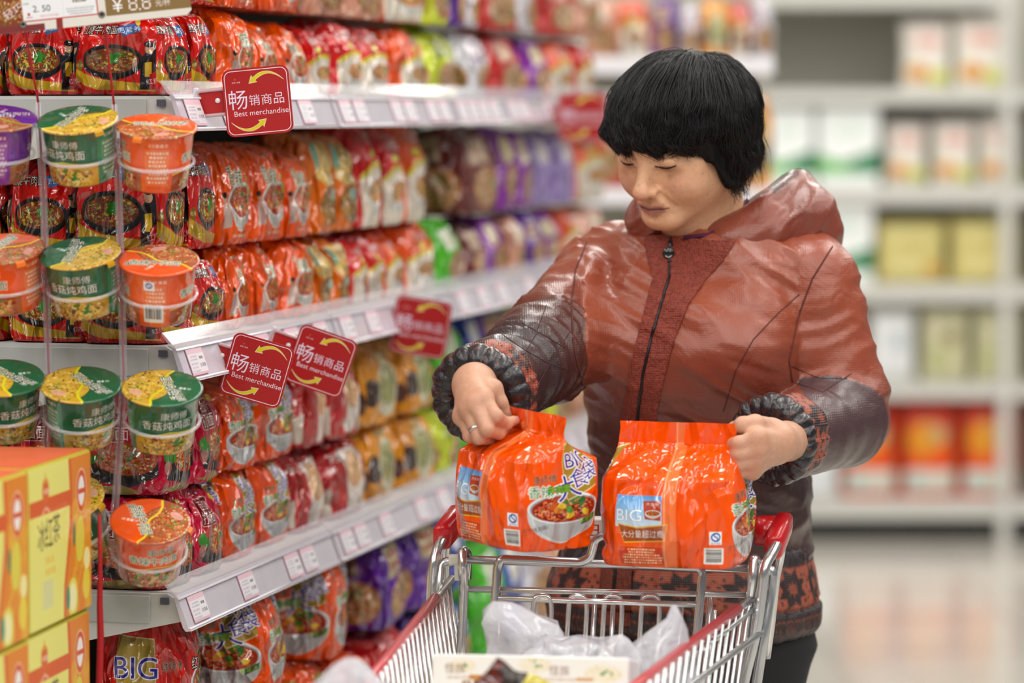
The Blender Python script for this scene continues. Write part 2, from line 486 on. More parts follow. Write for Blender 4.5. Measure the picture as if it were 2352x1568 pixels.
def f_swoosh(top):
    def f(A, x0, x1, i):
        w = x1 - x0; X = lambda t: x0 + w * t; Y = lambda t: A.h * t
        A.poly([(X(0), Y(.56)), (X(.5), Y(.44)), (X(1), Y(.5)), (X(1), Y(.95)), (X(0), Y(.95))], 'eadfce')
        A.line([(X(.02), Y(.57)), (X(.3), Y(.48)), (X(.6), Y(.45)), (X(.98), Y(.51))], Y(.05), 'd8c83a')
        A.bowl(X(.55), Y(.66), w * .36, Y(.11), Y(.2), seed=23 + i, base='c86a34', noodle='f0d0a0', col='f0eee8', rim='f8f6f2', bits=('c84020', 'e8c060', '5a9a3a', 'e8a070'))
        A.scrawl(X(.5), Y(.28), Y(.11), 4, 'f4e4e0', '7a1410', 7 + top)
        A.rect(X(.3), Y(.35), X(.5), Y(.41), 'c8d040')
    return f
def f_magenta(A, x0, x1, i):
    w = x1 - x0; X = lambda t: x0 + w * t; Y = lambda t: A.h * t
    A.poly([(X(.05), Y(.66)), (X(.95), Y(.6)), (X(.95), Y(.78)), (X(.6), Y(.88)), (X(.1), Y(.82))], '2b2a2e')
    A.food(X(.58), Y(.64), w * .36, Y(.14), 31 + i, base='b04a20', noodle='eab870', bits=('c82818', 'd8301c', '3a8a28', 'f0c860', 'e8e0c0', '6a2a14'))
    A.ell(X(.16), Y(.62), w * .12, Y(.07), '3a8a2c'); A.ell(X(.12), Y(.72), w * .07, Y(.06), 'b5766a'); A.ell(X(.24), Y(.56), w * .06, Y(.05), 'c8281c')
    A.rrect(X(.14), Y(.24), X(.56), Y(.50), 12, 'e0b8b0'); A.rrect(X(.15), Y(.25), X(.55), Y(.49), 10, '7a0c1c')
    A.text('西红柿', X(.35), Y(.31), Y(.085), 'f2e6e0', sx=.8, bold=.015)
    A.text('打卤面', X(.35), Y(.42), Y(.115), 'fbf6f0', sx=.8, bold=.03)
    A.ell(X(.72), Y(.24), w * .12, Y(.05), 'd8b434'); A.poly([(X(0), Y(.9)), (X(.5), Y(.86)), (X(.75), Y(.92)), (X(.5), Y(.96))], '9a8a4a')
def f_pale(A, x0, x1, i):
    w = x1 - x0; X = lambda t: x0 + w * t; Y = lambda t: A.h * t
    A.poly([(X(.3), Y(.24)), (X(.72), Y(.18)), (X(.82), Y(.6)), (X(.6), Y(.92)), (X(.4), Y(.9))], 'ece2da')
    A.food(X(.55), Y(.46), w * .2, Y(.2), 37 + i, base='e0a878', noodle='f8e4b8', bits=('e8b880', 'f0d8b0', 'c86a40', 'e8c8a0'))
    A.ell(X(.16), Y(.5), w * .12, Y(.16), 'a82420'); A.scrawl(X(.2), Y(.3), Y(.12), 2, 'f4e8e4', '7a1210', 9)
    A.poly([(X(.75), Y(.66)), (X(1), Y(.6)), (X(1), Y(.9)), (X(.7), Y(.9))], 'd8d0c0')
def f_amber(A, x0, x1, i):
    w = x1 - x0; X = lambda t: x0 + w * t; Y = lambda t: A.h * t
    A.ell(X(.12), Y(.6), w * .17, Y(.15), '3a1a12'); A.ell(X(.88), Y(.7), w * .12, Y(.12), '5a2a1a')
    A.ell(X(.52), Y(.58), w * .27, Y(.3), 'd9d6b8'); A.food(X(.52), Y(.55), w * .22, Y(.22), 41 + i, base='9a9a5a', noodle='e8e0b0', bits=('5a8a3a', 'e8d890', 'c8b060', '3a6a2a', 'f0ece0'))
    A.scrawl(X(.5), Y(.24), Y(.1), 3, '5a7a50', 'f2e4b0', 10)
def f_plain(lab, txt=None, food=True, lcol='e8d8b0'):
    def f(A, x0, x1, i):
        w = x1 - x0; X = lambda t: x0 + w * t; Y = lambda t: A.h * t
        if food: A.food(X(.56), Y(.7), w * .38, Y(.2), 53 + i, base='b07a50', noodle='f0dcb0')
        A.poly([(X(.1), Y(.24)), (X(.6), Y(.2)), (X(.62), Y(.46)), (X(.12), Y(.5))], lab)
        A.rows(X(.14), X(.58), Y(.26), Y(.45), 2, lcol, i)
    return f
def f_big(base_text='香辣', A_side=True, red=False):
    def f(A, x0, x1, i):
        w = x1 - x0; X = lambda t: x0 + w * t; Y = lambda t: A.h * t
        X = lambda t: x0 + w * (t * .86 + .01)
        A.bowl(X(.55), Y(.645), w * .43, Y(.115), Y(.26), rot=-.2, seed=61, base='a82a14', noodle='f0b878', col='d4d6d8', rim='e4e6e8', sc=.95,
               bits=('c02810', '8a1a0c', 'd8501e', '5a1a0c', 'a83a18', 'e8a060'), n=190)
        for sx, sy, c in ((.62, .58, '2f7d2e'), (.70, .565, '3f8d36'), (.76, .60, '2a6a24'), (.5, .63, 'e6c62c'), (.62, .70, 'e6c62c'), (.6, .66, '4aa03a'), (.44, .66, 'd8842c'), (.38, .63, 'c85a24'), (.82, .68, 'e6c62c')):
            A.ell(X(sx), Y(sy), w * .05, Y(.022), c, 1, rng.uniform(-1, 1), 10)
        A.poly([(X(.50), Y(.20)), (X(1.0), Y(.15)), (X(1.0), Y(.50)), (X(.58), Y(.595)), (X(.53), Y(.56))], 'd9cd8c')
        A.poly([(X(.51), Y(.21)), (X(1.0), Y(.16)), (X(1.0), Y(.49)), (X(.58), Y(.585)), (X(.54), Y(.55))], 'a2842c')
        A.text('BIG', X(.74), Y(.305), Y(.10), '2a1f9a', -.13, sx=.95, bold=.05, out='f2f0f4', out_r=w * .014)
        A.text('大', X(.57), Y(.50), Y(.17), '2a1f9a', -.28, bold=.03, out='f2f0f4', out_r=w * .014)
        A.text('食', X(.74), Y(.435), Y(.13), '2a1f9a', -.28, bold=.03, out='f2f0f4', out_r=w * .014)
        A.text('袋', X(.90), Y(.39), Y(.125), '2a1f9a', -.28, bold=.03, out='f2f0f4', out_r=w * .014)
        A.text('康师傅', X(.27), Y(.435), Y(.06), '1a1410', -.06, sx=.85, bold=.02, out='f0c8b0', out_r=1)
        A.text(base_text, X(.22), Y(.525), Y(.085), '2a8a5a' if not red else 'f4eae4', 0, sx=.95, bold=.01, out='f4f0e4' if not red else '3a100c', out_r=w * .011)
        A.text('牛肉面', X(.465), Y(.51), Y(.055), '96c832', -.1, sx=.85, bold=.02, out='2f6a1e', out_r=w * .007)
        A.text('这个味对路!', X(.17), Y(.79), Y(.032), '4a4442', -.16, bold=.01); A.line([(X(.0), Y(.835)), (X(.32), Y(.79))], 2, '5a5452')
        A.poly([(X(.80), Y(.735)), (X(1.0), Y(.69)), (X(1.0), Y(.735)), (X(.80), Y(.78))], '2a4a1e'); A.text('量足汤浓', X(.9), Y(.735), Y(.036), '9acc3c', -.2, bold=.02)
    return f
def f_big_side(A, x0, x1, i):
    w = x1 - x0; X = lambda t: x0 + w * t; Y = lambda t: A.h * t
    t = np.linspace(0, 1, int(A.h * .23))[:, None, None] * np.ones((1, int(w * .36), 1), np.float32)
    g = srgb('5b9ad8') * (1 - t) + srgb('cfe0ee') * t
    m = np.ones(g.shape[:2], np.float32)
    A.put(m, int(X(.12)), int(Y(.43)), g)
    A.poly([(X(.34), Y(.47)), (X(.47), Y(.465)), (X(.47), Y(.61)), (X(.36), Y(.60))], 'b04024'); A.text('大食袋', X(.41), Y(.49), Y(.022), 'e8dcec', bold=.03)
    A.bowl(X(.415), Y(.555), w * .055, Y(.022), Y(.04), seed=3, n=40)
    A.text('BIG', X(.235), Y(.575), Y(.085), 'eef4f8', 0, sx=.85, bold=.03, out='7a9cc0', out_r=2)
    A.poly([(X(.14), Y(.635)), (X(.3), Y(.66)), (X(.52), Y(.63)), (X(.50), Y(.76)), (X(.2), Y(.78))], 'e0b038')
    A.poly([(X(.15), Y(.645)), (X(.3), Y(.67)), (X(.51), Y(.642)), (X(.49), Y(.752)), (X(.2), Y(.77))], 'a0481c')
    A.text('大分量超过瘾', X(.335), Y(.71), Y(.055), 'f8ece4', -.03, sx=.66, bold=.02, out='5a2410', out_r=1)
    A.rrect(X(.15), Y(.80), X(.49), Y(.945), 8, 'd8842c', .6); A.rrect(X(.155), Y(.805), X(.485), Y(.94), 8, 'd23c0c')
    A.rows(X(.18), X(.47), Y(.815), Y(.935), 6, 'f2dcb0', 4, op=1)
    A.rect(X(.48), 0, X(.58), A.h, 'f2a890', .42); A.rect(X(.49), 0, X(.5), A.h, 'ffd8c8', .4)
    A.rect(X(.82), Y(.68), X(.93), Y(.775), 'eef0f4'); A.ell(X(.875), Y(.72), w * .042, Y(.034), '2a5ab4'); A.ell(X(.875), Y(.72), w * .03, Y(.024), 'eef0f4')
    A.text('S', X(.875), Y(.72), Y(.06), '2a5ab4', bold=.05); A.text('生产许可', X(.875), Y(.765), Y(.014), '2a5ab4', bold=.03)
    A.barcode(X(.78), Y(.80), X(.95), Y(.92), horiz=True)

def f_big_end(A, x0, x1, i):
    w = x1 - x0; X = lambda t: x0 + w * t; Y = lambda t: A.h * t
    A.poly([(X(.20), Y(.30)), (X(.62), Y(.33)), (X(.60), Y(.80)), (X(.18), Y(.80))], 'd9cd8c'); A.poly([(X(.205), Y(.31)), (X(.61), Y(.34)), (X(.59), Y(.79)), (X(.19), Y(.79))], 'b09440')
    A.text('BIG', X(.40), Y(.53), Y(.15), '2a1f9a', .04, sx=.8, bold=.05, out='f2f0f4', out_r=w * .012)
    A.text('大食袋', X(.40), Y(.70), Y(.12), '2a1f9a', .04, sx=.72, bold=.03, out='f2f0f4', out_r=w * .012)
    A.text('康师傅', X(.80), Y(.52), Y(.07), '1a1410', sx=.6, bold=.02, out='f0c8b0', out_r=1)
    A.bowl(X(.78), Y(.72), w * .2, Y(.07), Y(.14), seed=61, base='a82a14', noodle='f0b878')
KINDS = {}
def def_kind(name, base, fn, side=None, rough=.10, bump=1.0, desc='', short='', art=True, w=PW, h=PH, grad=None):
    A = Art(w, h, base)
    if grad: A.vgrad(*grad)
    faces(A, fn, side)
    KINDS[name] = dict(mat=print_mat(name + '_film', A.image(name + '_print'), rough=rough, bump=bump, spec=.95), desc=desc, col=base)
def_kind('red_beef', 'd0140c', f_red_beef, f_red_beef, desc='red beef noodle pack with black bowl')
def_kind('orange_spicy', 'f05400', f_orange_spicy, None, desc='orange spicy noodle pack with white bowl')
def_kind('orange_gold', 'e2700c', f_orange_gold, None, desc='deep orange noodle pack with gold panel')
def_kind('red_swoosh', 'd2181a', f_swoosh(True), None, desc='red noodle pack with yellow and white wave')
def_kind('orange_swoosh', 'ea5410', f_swoosh(False), None, desc='orange noodle pack with yellow and white wave')
def_kind('magenta', 'c01038', f_magenta, f_magenta, desc='crimson tomato noodle pack with maroon label')
def_kind('big_orange', 'f25000', f_big(), f_big(), desc='orange big noodle pack with gold corner', w=1600, h=600)
def_kind('big_red', 'd01a10', f_big('红烧', red=True), f_big_end, desc='red big noodle pack with gold corner', w=1600, h=600)
def_kind('red_pale', 'c02426', f_pale, f_pale, desc='dull red noodle pack with pale soup picture')
def_kind('amber', 'ea980e', f_amber, f_amber, desc='amber noodle pack with greenish oval bowl')
def_kind('purple', '5c1c96', f_plain('c0b088', lcol='a02030'), f_plain('8a5a4a', food=True), desc='purple noodle pack with pale label')
def_kind('lime', 'cfe018', f_plain('8aa02a', food=True), f_plain('a8b050', food=True), desc='lime yellow noodle pack')
def_kind('green', '4cc41e', f_plain('e0ecd8', food=True), None, desc='bright green noodle pack')
def_kind('maroon', '6a1c1c', f_plain('c0a090', food=True), f_plain('a08a70', food=True), desc='dark maroon noodle pack')
def_kind('lilac', 'a08ac8', f_plain('e0dcf0', food=False), None, desc='lilac carton-like noodle pack')
def_kind('violet', '8a2aa4', f_plain('d8c8a0', food=True), f_plain('b090b0', food=True), desc='violet noodle pack with noodle picture')
def_kind('silver', 'd6d4dc', f_plain('b8a8c8', food=True), f_plain('c8c0a0', food=True), desc='silvery noodle pack')
def_kind('white_blue', '2a4ab0', f_plain('f4f6fa', food=False), f_plain('f4f6fa', food=False, lcol='d0d8e8'), desc='blue noodle pack with white panel')
def_kind('red_plain', 'c8100e', f_plain('e8b0a0', food=True), f_plain('e8b0a0', food=False), desc='plain bright red noodle pack')
def_kind('blue', '1c3aa8', f_plain('c8d0e8', food=True), f_plain('c8d0e8', food=False), desc='deep blue noodle pack')
def_kind('pale_food', 'd89a80', f_plain('f0e4d4', food=True), f_plain('f0e4d4', food=True), desc='salmon noodle pack with noodle picture')

# ------------------------------------------------------------------ the bag: a tube of film, square in the body, gathered above
def bag_mesh(name, w, d, h, m, split=SPLIT, flap=0.0, seed=0, nu=96, nv=30, rnd=5.0, bulge=.006, crease=.003, tuck=.45, shoulder=.03, lean=0.0, flap_curve=0.0, face_in=.09, ft=0.0):
    rs = np.random.RandomState(seed)
    rows = []   # z, a, b, exponent, v
    hb = h
    for t, q in ((0.0, .0), (0.0, .5), (0.0, .8), (.0, .92)):
        rows.append((0.0, w / 2 * q, d / 2 * q, rnd, .02))
    n0 = len(rows)
    for i in range(nv):
        t = i / (nv - 1)
        z = h * t
        e = min(1, (min(t, .12) / .12) ** .5 * .06 + .94)
        top = 1.0
        if t > .62: top = 1 - (.16 if not flap else .06) * ((t - .62) / .38) ** 2.2
        en = rnd - (1.6 * max(0, (t - .6) / .4) if not flap else 0)
        rows.append((z, w / 2 * e * (1 - (1 - top) * .55 if not flap else 1), d / 2 * e * top, en, face_in * .6 + (1 - face_in - (.14 if not flap else .0) - face_in * .6) * t if not flap else .04 + .64 * t))
    if flap:
        for i in range(1, 9):
            t = i / 8
            rows.append((h + shoulder * t, w / 2 * (1 - ft * t), d / 2 * .94 * (1 - t) ** 1.15 + .0012, rnd * (1 - t) + 2.2 * t, .68 + .17 * t))
        for i in range(1, 7):
            t = i / 6
            rows.append((h + shoulder + flap * t, w / 2 * (1 - ft + .005 * t), .0013, 2.2, .85 + .15 * t))
    else:
        for i in range(1, 6):
            t = i / 5
            rows.append((h + .012 * math.sin(t * PI / 2), w / 2 * (.90 - .05 * t), d / 2 * (.80 - (tuck - .1) * 2 * t * .5), 3.2, .86 + .1 * t))
        for i in range(1, 4):
            t = i / 3
            rows.append((h + .012 + .006 * t, w / 2 * (.85 - .02 * t), d / 2 * (.90 - tuck) * (1 - t) + .001, 3, .96 + .04 * t))
    nr = len(rows)
    # perimeter parameter with the four faces in their texture ranges
    cor = [(-1, -1), (1, -1), (1, 1), (-1, 1), (-1, -1)]
    U = []; Pp = []
    for s in range(4):
        k = int(round(nu * (split[s + 1] - split[s])))
        for j in range(k):
            q = j / k
            U.append(split[s] + (split[s + 1] - split[s]) * q)
            Pp.append((cor[s][0] + (cor[s + 1][0] - cor[s][0]) * q, cor[s][1] + (cor[s + 1][1] - cor[s][1]) * q))
    Pp = np.array(Pp + [Pp[0]]); U = np.array(U + [1.0]); n = len(U)
    V = np.zeros((nr, n, 3)); UV = np.zeros((nr, n, 2))
    for r, (z, a, b, e, v) in enumerate(rows):
        s = (np.abs(Pp[:, 0]) ** e + np.abs(Pp[:, 1]) ** e) ** (-1 / e)
        V[r, :, 0] = Pp[:, 0] * s * a; V[r, :, 1] = Pp[:, 1] * s * b; V[r, :, 2] = z
        UV[r, :, 0] = U; UV[r, :, 1] = v
    # bulge of the face centres, creases
    z = V[:, :, 2]
    mid = np.sin(np.clip(z / h, 0, 1) * PI)
    fx = 1 - np.abs(Pp[:, 0]); fy = 1 - np.abs(Pp[:, 1])
    out = np.stack([np.where(np.abs(Pp[:, 0]) >= .999, np.sign(Pp[:, 0]), Pp[:, 0] * .4), np.where(np.abs(Pp[:, 1]) >= .999, np.sign(Pp[:, 1]), Pp[:, 1] * .4)], 1)
    amt = bulge * mid * (np.minimum(1, np.maximum(fx, fy) * 2))[None, :]
    q = V.reshape(-1, 3)
    nz = (vnoise(q * 22 + seed * 3.7, seed) * .6 + vnoise(q * 45 + 5, seed + 1) * .4).reshape(nr, n)
    cr = (np.maximum(0, ridge(np.stack([q[:, 0] * 26, q[:, 1] * 26, q[:, 2] * 14], 1) + seed * 1.3, seed + 2) - .5) * 2).reshape(nr, n)
    if not flap:   # slack film: long diagonal folds and a slump of the upper part
        ang = rs.uniform(.5, 1.1); t1 = q[:, 0] * math.cos(ang) + q[:, 1] * math.sin(ang) * .7 + q[:, 2] * .8
        fold = np.sin(t1 * 150 + 3 * vnoise(q * 20, seed + 5)).reshape(nr, n) * np.clip(z / h - .35, 0, 1) * 1.2
        nz = nz + fold * .55
        V[:, :, 0] += (z / h) ** 2 * rs.uniform(-.006, .006); V[:, :, 1] += (z / h) ** 2 * rs.uniform(0, .008)
    edge = .45 + .9 * np.abs(np.clip(z / h, 0, 1.0) - .5) * 2
    disp = amt + crease * (nz * 1.0 - cr * 1.1 * edge)
    inside = np.array([1.0 if r >= n0 else .3 for r in range(nr)])[:, None]
    if flap: inside = inside * np.array([1.0 if row[0] <= h + shoulder * .6 else .35 for row in rows])[:, None]
    V[:, :, 0] += out[None, :, 0] * disp * inside; V[:, :, 1] += out[None, :, 1] * disp * inside
    V[:, :, 2] += np.where(z > h * .97, nz * .004 if not flap else nz * .0015, 0)
    V[:, :, 2] = np.maximum(V[:, :, 2], 0)
    if flap and flap_curve:
        tt = np.clip((z - h) / (shoulder + flap), 0, 1)
        V[:, :, 1] += flap_curve * tt * np.sin(V[:, :, 0] / w * 5 + seed) + lean * tt ** 1.5
    V[:, -1] = V[:, 0]
    idx = np.arange(nr * n).reshape(nr, n)
    F = np.stack([idx[:-1, :-1], idx[:-1, 1:], idx[1:, 1:], idx[1:, :-1]], -1).reshape(-1, 4)
    o = np_mesh(name, V.reshape(-1, 3), F, m, uv=UV.reshape(-1, 2))
    me = o.data
    bpy.data.objects.remove(o)
    return me, V

_bags = {}
def bag(kind, w, d, h, var=0):
    k = (kind, round(w / .02), round(h / .015), var)
    if k not in _bags:
        sw = max(.03, w); s = (0, .3, .5, .8, 1)
        _bags[k] = (bag_mesh('noodle_pack', w, d, h - .013, KINDS[kind]['mat'], seed=len(_bags) + 1, bulge=.004, crease=.0045)[0], w, d, h)
    return _bags[k]
ORD = ['first', 'second', 'third', 'fourth', 'fifth', 'sixth', 'seventh', 'eighth', 'ninth', 'tenth', 'eleventh', 'twelfth',
       'thirteenth', 'fourteenth', 'fifteenth', 'sixteenth', 'seventeenth', 'eighteenth', 'nineteenth', 'twentieth']
# ------------------------------------------------------------------ survey: the aisle's own axes, and points measured at a known distance
F_PX, CAM_H, PITCH = 7840.0, 1.55, R(3.97)
def at(px, py, Y):
    a = (px - 1176) / F_PX; b = -(py - 784) / F_PX
    d = Vector((a, math.cos(PITCH) + b * math.sin(PITCH), -math.sin(PITCH) + b * math.cos(PITCH)))
    return Vector((0, 0, CAM_H)) + d * (Y / d.y)
AISLE = R(13.7)
U = Vector((math.sin(AISLE), math.cos(AISLE), 0)); N = Vector((math.cos(AISLE), -math.sin(AISLE), 0)); Z = Vector((0, 0, 1))
C0 = Vector((-0.43796, 4.45, 0))
def sh(s, o, z): return C0 + U * s + N * o + Z * z
TH_OUT = PI / 2 - AISLE           # turns a thing's -Y front towards the aisle, its +X along it
TH_END = -AISLE                   # turns it towards the near end of the gondola

# ------------------------------------------------------------------ floor, ceiling, far wall
def floor_mat():
    m = bpy.data.materials.new('polished_floor'); m.use_nodes = True; nt = m.node_tree; b = nt.nodes['Principled BSDF']
    tc = nt.nodes.new('ShaderNodeTexCoord'); no = nt.nodes.new('ShaderNodeTexNoise'); no.inputs['Scale'].default_value = 1.6; no.inputs['Detail'].default_value = 6
    rp = nt.nodes.new('ShaderNodeValToRGB'); rp.color_ramp.elements[0].color = (*lin('b9b3aa'), 1); rp.color_ramp.elements[1].color = (*lin('cfcac2'), 1)
    nt.links.new(tc.outputs['Object'], no.inputs['Vector']); nt.links.new(no.outputs['Fac'], rp.inputs['Fac']); nt.links.new(rp.outputs['Color'], b.inputs['Base Color'])
    b.inputs['Roughness'].default_value = .16; b.inputs['Coat Weight'].default_value = .4; b.inputs['Coat Roughness'].default_value = .1
    return m
TILE = .6
fm = MB(); fm.box((1, 6, -.06), (16, 22, .1)); fl = fm.build('floor', mat('tile_joint', '8f8a82', rough=.6)); tag(fl, kind='structure')
tm = MB(); tm.box((0, 0, 0), (TILE - .004, TILE - .004, .012), bev=.0015); tile_me = tm.mesh('tile', floor_mat())
for i in range(-4, 9):
    for j in range(5, 23):
        x, y = i * TILE, j * TILE
        if not (-1.2 < x < 3.2): continue
        o = bpy.data.objects.new('tile', tile_me); o.location = (x, y, -.006); link(o, fl)
rest = MB()
rest.box((-4.6, 6, -.008), (6.3, 22, .008)); rest.box((6.2, 6, -.008), (5.6, 22, .008)); rest.box((1.05, -.9, -.008), (4.9, 7.2, .008)); rest.box((1.05, 15.2, -.008), (4.9, 3.2, .008))
tag(rest.build('floor_tiles', floor_mat(), fl), kind='structure')
cm = MB(); cm.box((1, 6, 3.75), (16, 22, .1)); tag(cm.build('ceiling', mat('ceiling_white', 'e9e8e4', rough=.9)), kind='structure')
wm = MB(); wm.box((1, 16.6, 1.85), (16, .2, 3.7)); tag(wm.build('wall_back', mat('wall_paint', 'd6d4cc', rough=.8)), kind='structure')

# ------------------------------------------------------------------ the long gondola on the left
M_shelf = mat('shelf_enamel', 'd4d6d2', rough=.4, var=.05, scale=8)
M_plate = mat('bracket_enamel', 'd0d2cf', rough=.42, var=.07, scale=14)
M_grey = mat('plate_grey', 'b8bcba', rough=.5, var=.06, scale=20)
M_dark = mat('panel_dark', '3a3836', rough=.7)
M_clear = mat('clear_plastic', 'e6e4ee', rough=.12, alpha=.28, spec=.7, coat=.5)
M_strip = mat('label_strip_plastic', 'cfcad6', rough=.2, coat=.6, var=.10, scale=30)
M_edge = mat('strip_edge_plastic', 'f2f0f6', rough=.12, coat=.8)
A = Art(200, 130, 'e8e4ec')
A.rect(0, 0, 200, 26, 'e6c4d0'); A.rows(10, 120, 32, 62, 2, 'b0aab8', 3); A.rows(110, 190, 70, 100, 1, '8a8894', 4); A.rows(10, 100, 66, 120, 3, 'b4b0bc', 5); A.barcode(130, 40, 184, 60); A.rect(0, 118, 200, 130, 'e0b8c8')
M_tag = print_mat('price_tag_card', A.image('price_tag_print'), rough=.35, bump=0)

gond = empty('gondola_shelf', sh(1.4, -.24, 0), TH_OUT, 'long steel supermarket gondola with grey decks, clear price rails, stacked with noodle packs', 'shelf')
bpy.context.view_layer.update()
G_inv = gond.matrix_world.inverted()
def gpart(mb, name, mats, parent=None):
    """builds a part given in world coordinates under the gondola"""
    par = parent or gond
    mb.v = [tuple(G_inv @ Vector(p)) for p in mb.v]
    return mb.build(name, mats, par)
ROTU = Matrix.Rotation(TH_OUT, 4, 'Z').to_3x3()
DECKS = (1.905, 1.562, 1.236, .911, .565)
S_END = 2.92
for i, z in enumerate(DECKS):
    q = MB(); dep = .47 if i < 4 else .52
    q.box(sh(S_END / 2 + .0, -dep / 2 - .002, z - .014), (S_END - .01, dep, .026), ROTU)
    gpart(q, 'shelf_deck', M_shelf)
    # near-end bracket: a white blade that tapers to the front, a grey stiffener on it
    if i < 4:
        q = MB()
        prof = [(-.45, -.001), (-.012, -.001), (.004, -.01), (.012, -.036), (-.12, -.066), (-.45, -.145)]
        a = [U * -.012 + N * p[0] + Z * p[1] for p in prof]
        q.prism(a, sh(.001, 0, z), sh(.007, 0, z))
        br = gpart(q, 'bracket', M_plate)
        q = MB(); q.box(sh(-.014, -.235, z - .022), (.004, .40, .036), ROTU, bev=.001); gpart(q, 'stiffener', M_grey, br)
        q = MB(); q.box(sh(-.015, -.014, z - .010), (.005, .011, .009), ROTU); gpart(q, 'bracket_hook', mat('hook_grey', '565a66', rough=.5), br)
        for s_ in (.66, 1.36, 2.205):
            q = MB(); q.prism([U * -.003 + N * p[0] + Z * (p[1] * .12 - .027) for p in prof], sh(s_, 0, z), sh(s_ + .006, 0, z)); gpart(q, 'bracket', M_plate)
q = MB(); q.box(sh(S_END / 2, -.495, 1.0), (S_END, .02, 2.0), ROTU); gpart(q, 'back_panel', M_dark)
for s_ in (.66, 1.36, 2.205, S_END):
    q = MB(); q.box(sh(s_, -.47, 1.0), (.03, .03, 2.0), ROTU); gpart(q, 'upright', M_plate)
SECT = ((-.03, .655), (.668, 1.352), (1.366, 2.198), (2.212, S_END))
tagq = MB()
tagq.box((0, 0, 0), (.062, .0012, .036), uv=[[(0, 0)] * 4, [(0, 0)] * 4, [(0, 0), (1, 0), (1, 1), (0, 1)], [(0, 0)] * 4, [(0, 0)] * 4, [(0, 0)] * 4])
tag_me = tagq.mesh('price_tag', M_tag)
LEAN = R(20)
for i, z in enumerate(DECKS[1:4]):
    for k, (s0, s1) in enumerate(SECT):
        r_ = random.Random(i * 10 + k)
        q = MB()
        prof = [(.003, .000), (.008, .001), (.0235, -.042), (.028, -.046), (.020, -.047), (.016, -.042)]
        q.prism([N * p[0] + Z * p[1] for p in prof], sh(s0, 0, z), sh(s1, 0, z))
        rail = gpart(q, 'price_rail', M_strip)
        q = MB(); q.prism([N * p[0] + Z * p[1] for p in [(.012, -.002), (.014, -.004), (.008, .004), (-.006, .019), (-.008, .018), (.004, .002)]], sh(s0 - .01, 0, z), sh(s1, 0, z))
        gpart(q, 'clear_lip', M_clear, rail)
        for zz, oo in ((-.004, .0115), (-.043, .026)):
            q = MB(); q.tube([sh(s0, oo, z + zz), sh(s1, oo, z + zz)], .0016, 6); gpart(q, 'rail_edge', M_edge, rail)
        p = s0 + .03
        while p < s1 - .03:
            o = bpy.data.objects.new('price_tag', tag_me); link(o, rail)
            o.matrix_local = G_inv @ (Matrix.Translation(sh(p + .027, .0185, z - .0225)) @ Matrix.Rotation(TH_OUT, 4, 'Z') @ Matrix.Rotation(-LEAN, 4, 'X'))
            p += r_.choice((.075, .14, .21))

# ------------------------------------------------------------------ noodle packs on the gondola
_cnt = {}
def put_pack(kind, s0, s1, z, h, rowname, o=-.020, d=.125, yaw=None, tilt=0.0, seed=0, sink=0.0):
    w = (s1 - s0) * .96
    me, w0, d0, h0 = bag(kind, w, d, h, var=seed % 2)
    ob = bpy.data.objects.new('noodle_pack', me)
    r_ = random.Random(int(s0 * 1000) + int(z * 1000))
    yaw = r_.uniform(-3, 6) if yaw is None else yaw
    ob.location = sh((s0 + s1) / 2, o - d / 2 + r_.uniform(-.006, .004), z + .001)
    ob.rotation_euler = (R(tilt), 0, TH_OUT + R(yaw))
    ob.scale = (w / w0, d / d0, h / h0)
    link(ob)
    n = _cnt.setdefault(rowname, 0); _cnt[rowname] += 1
    tag(ob, '%s, %s in %s' % (KINDS[kind]['desc'], ORD[n], rowname), 'noodle pack', 'noodle packs on the gondola')
    return ob
def row(rowname, z, items, **k):
    for it in items:
        kind, s0, s1, h = it[:4]; kk = dict(k)
        if len(it) > 4: kk.update(it[4])
        put_pack(kind, s0, s1, z, h, rowname, **kk)
RB, OS, OG, RS, OW, MG, BO, BR, RP, AM = 'red_beef', 'orange_spicy', 'orange_gold', 'red_swoosh', 'orange_swoosh', 'magenta', 'big_orange', 'big_red', 'red_pale', 'amber'
zu, zm, zl, zb = DECKS[1], DECKS[2], DECKS[3], DECKS[4]
row('lower layer of upper shelf', zu, [(RB, .0, .13, .112), (RB, .135, .255, .118), (OS, .27, .41, .118), (OS, .415, .535, .105), (OS, .54, .675, .105), (RS, .69, .79, .1), (RS, .80, .96, .112), (RS, .97, 1.14, .11), (OW, 1.15, 1.35, .11),
     ('lime', 1.37, 1.60, .115), ('silver', 1.61, 1.78, .11), ('red_plain', 1.79, 2.07, .115), ('violet', 2.08, 2.27, .11), (OW, 2.28, 2.48, .11), (RS, 2.49, 2.7, .11)])
row('upper layer of upper shelf', zu + .122, [(RB, .0, .135, .115), (RB, .14, .26, .11), (OS, .27, .45, .115), (OS, .46, .67, .115), ('pale_food', .69, .88, .115), ('pale_food', .89, 1.1, .115), (OW, 1.11, 1.35, .112),
     ('lime', 1.37, 1.5, .12), ('purple', 1.51, 1.6, .11), ('silver', 1.61, 1.68, .1), ('red_plain', 1.69, 2.0, .12), ('silver', 2.01, 2.2, .12), ('red_plain', 2.21, 2.5, .12), ('pale_food', 2.51, 2.7, .12)])
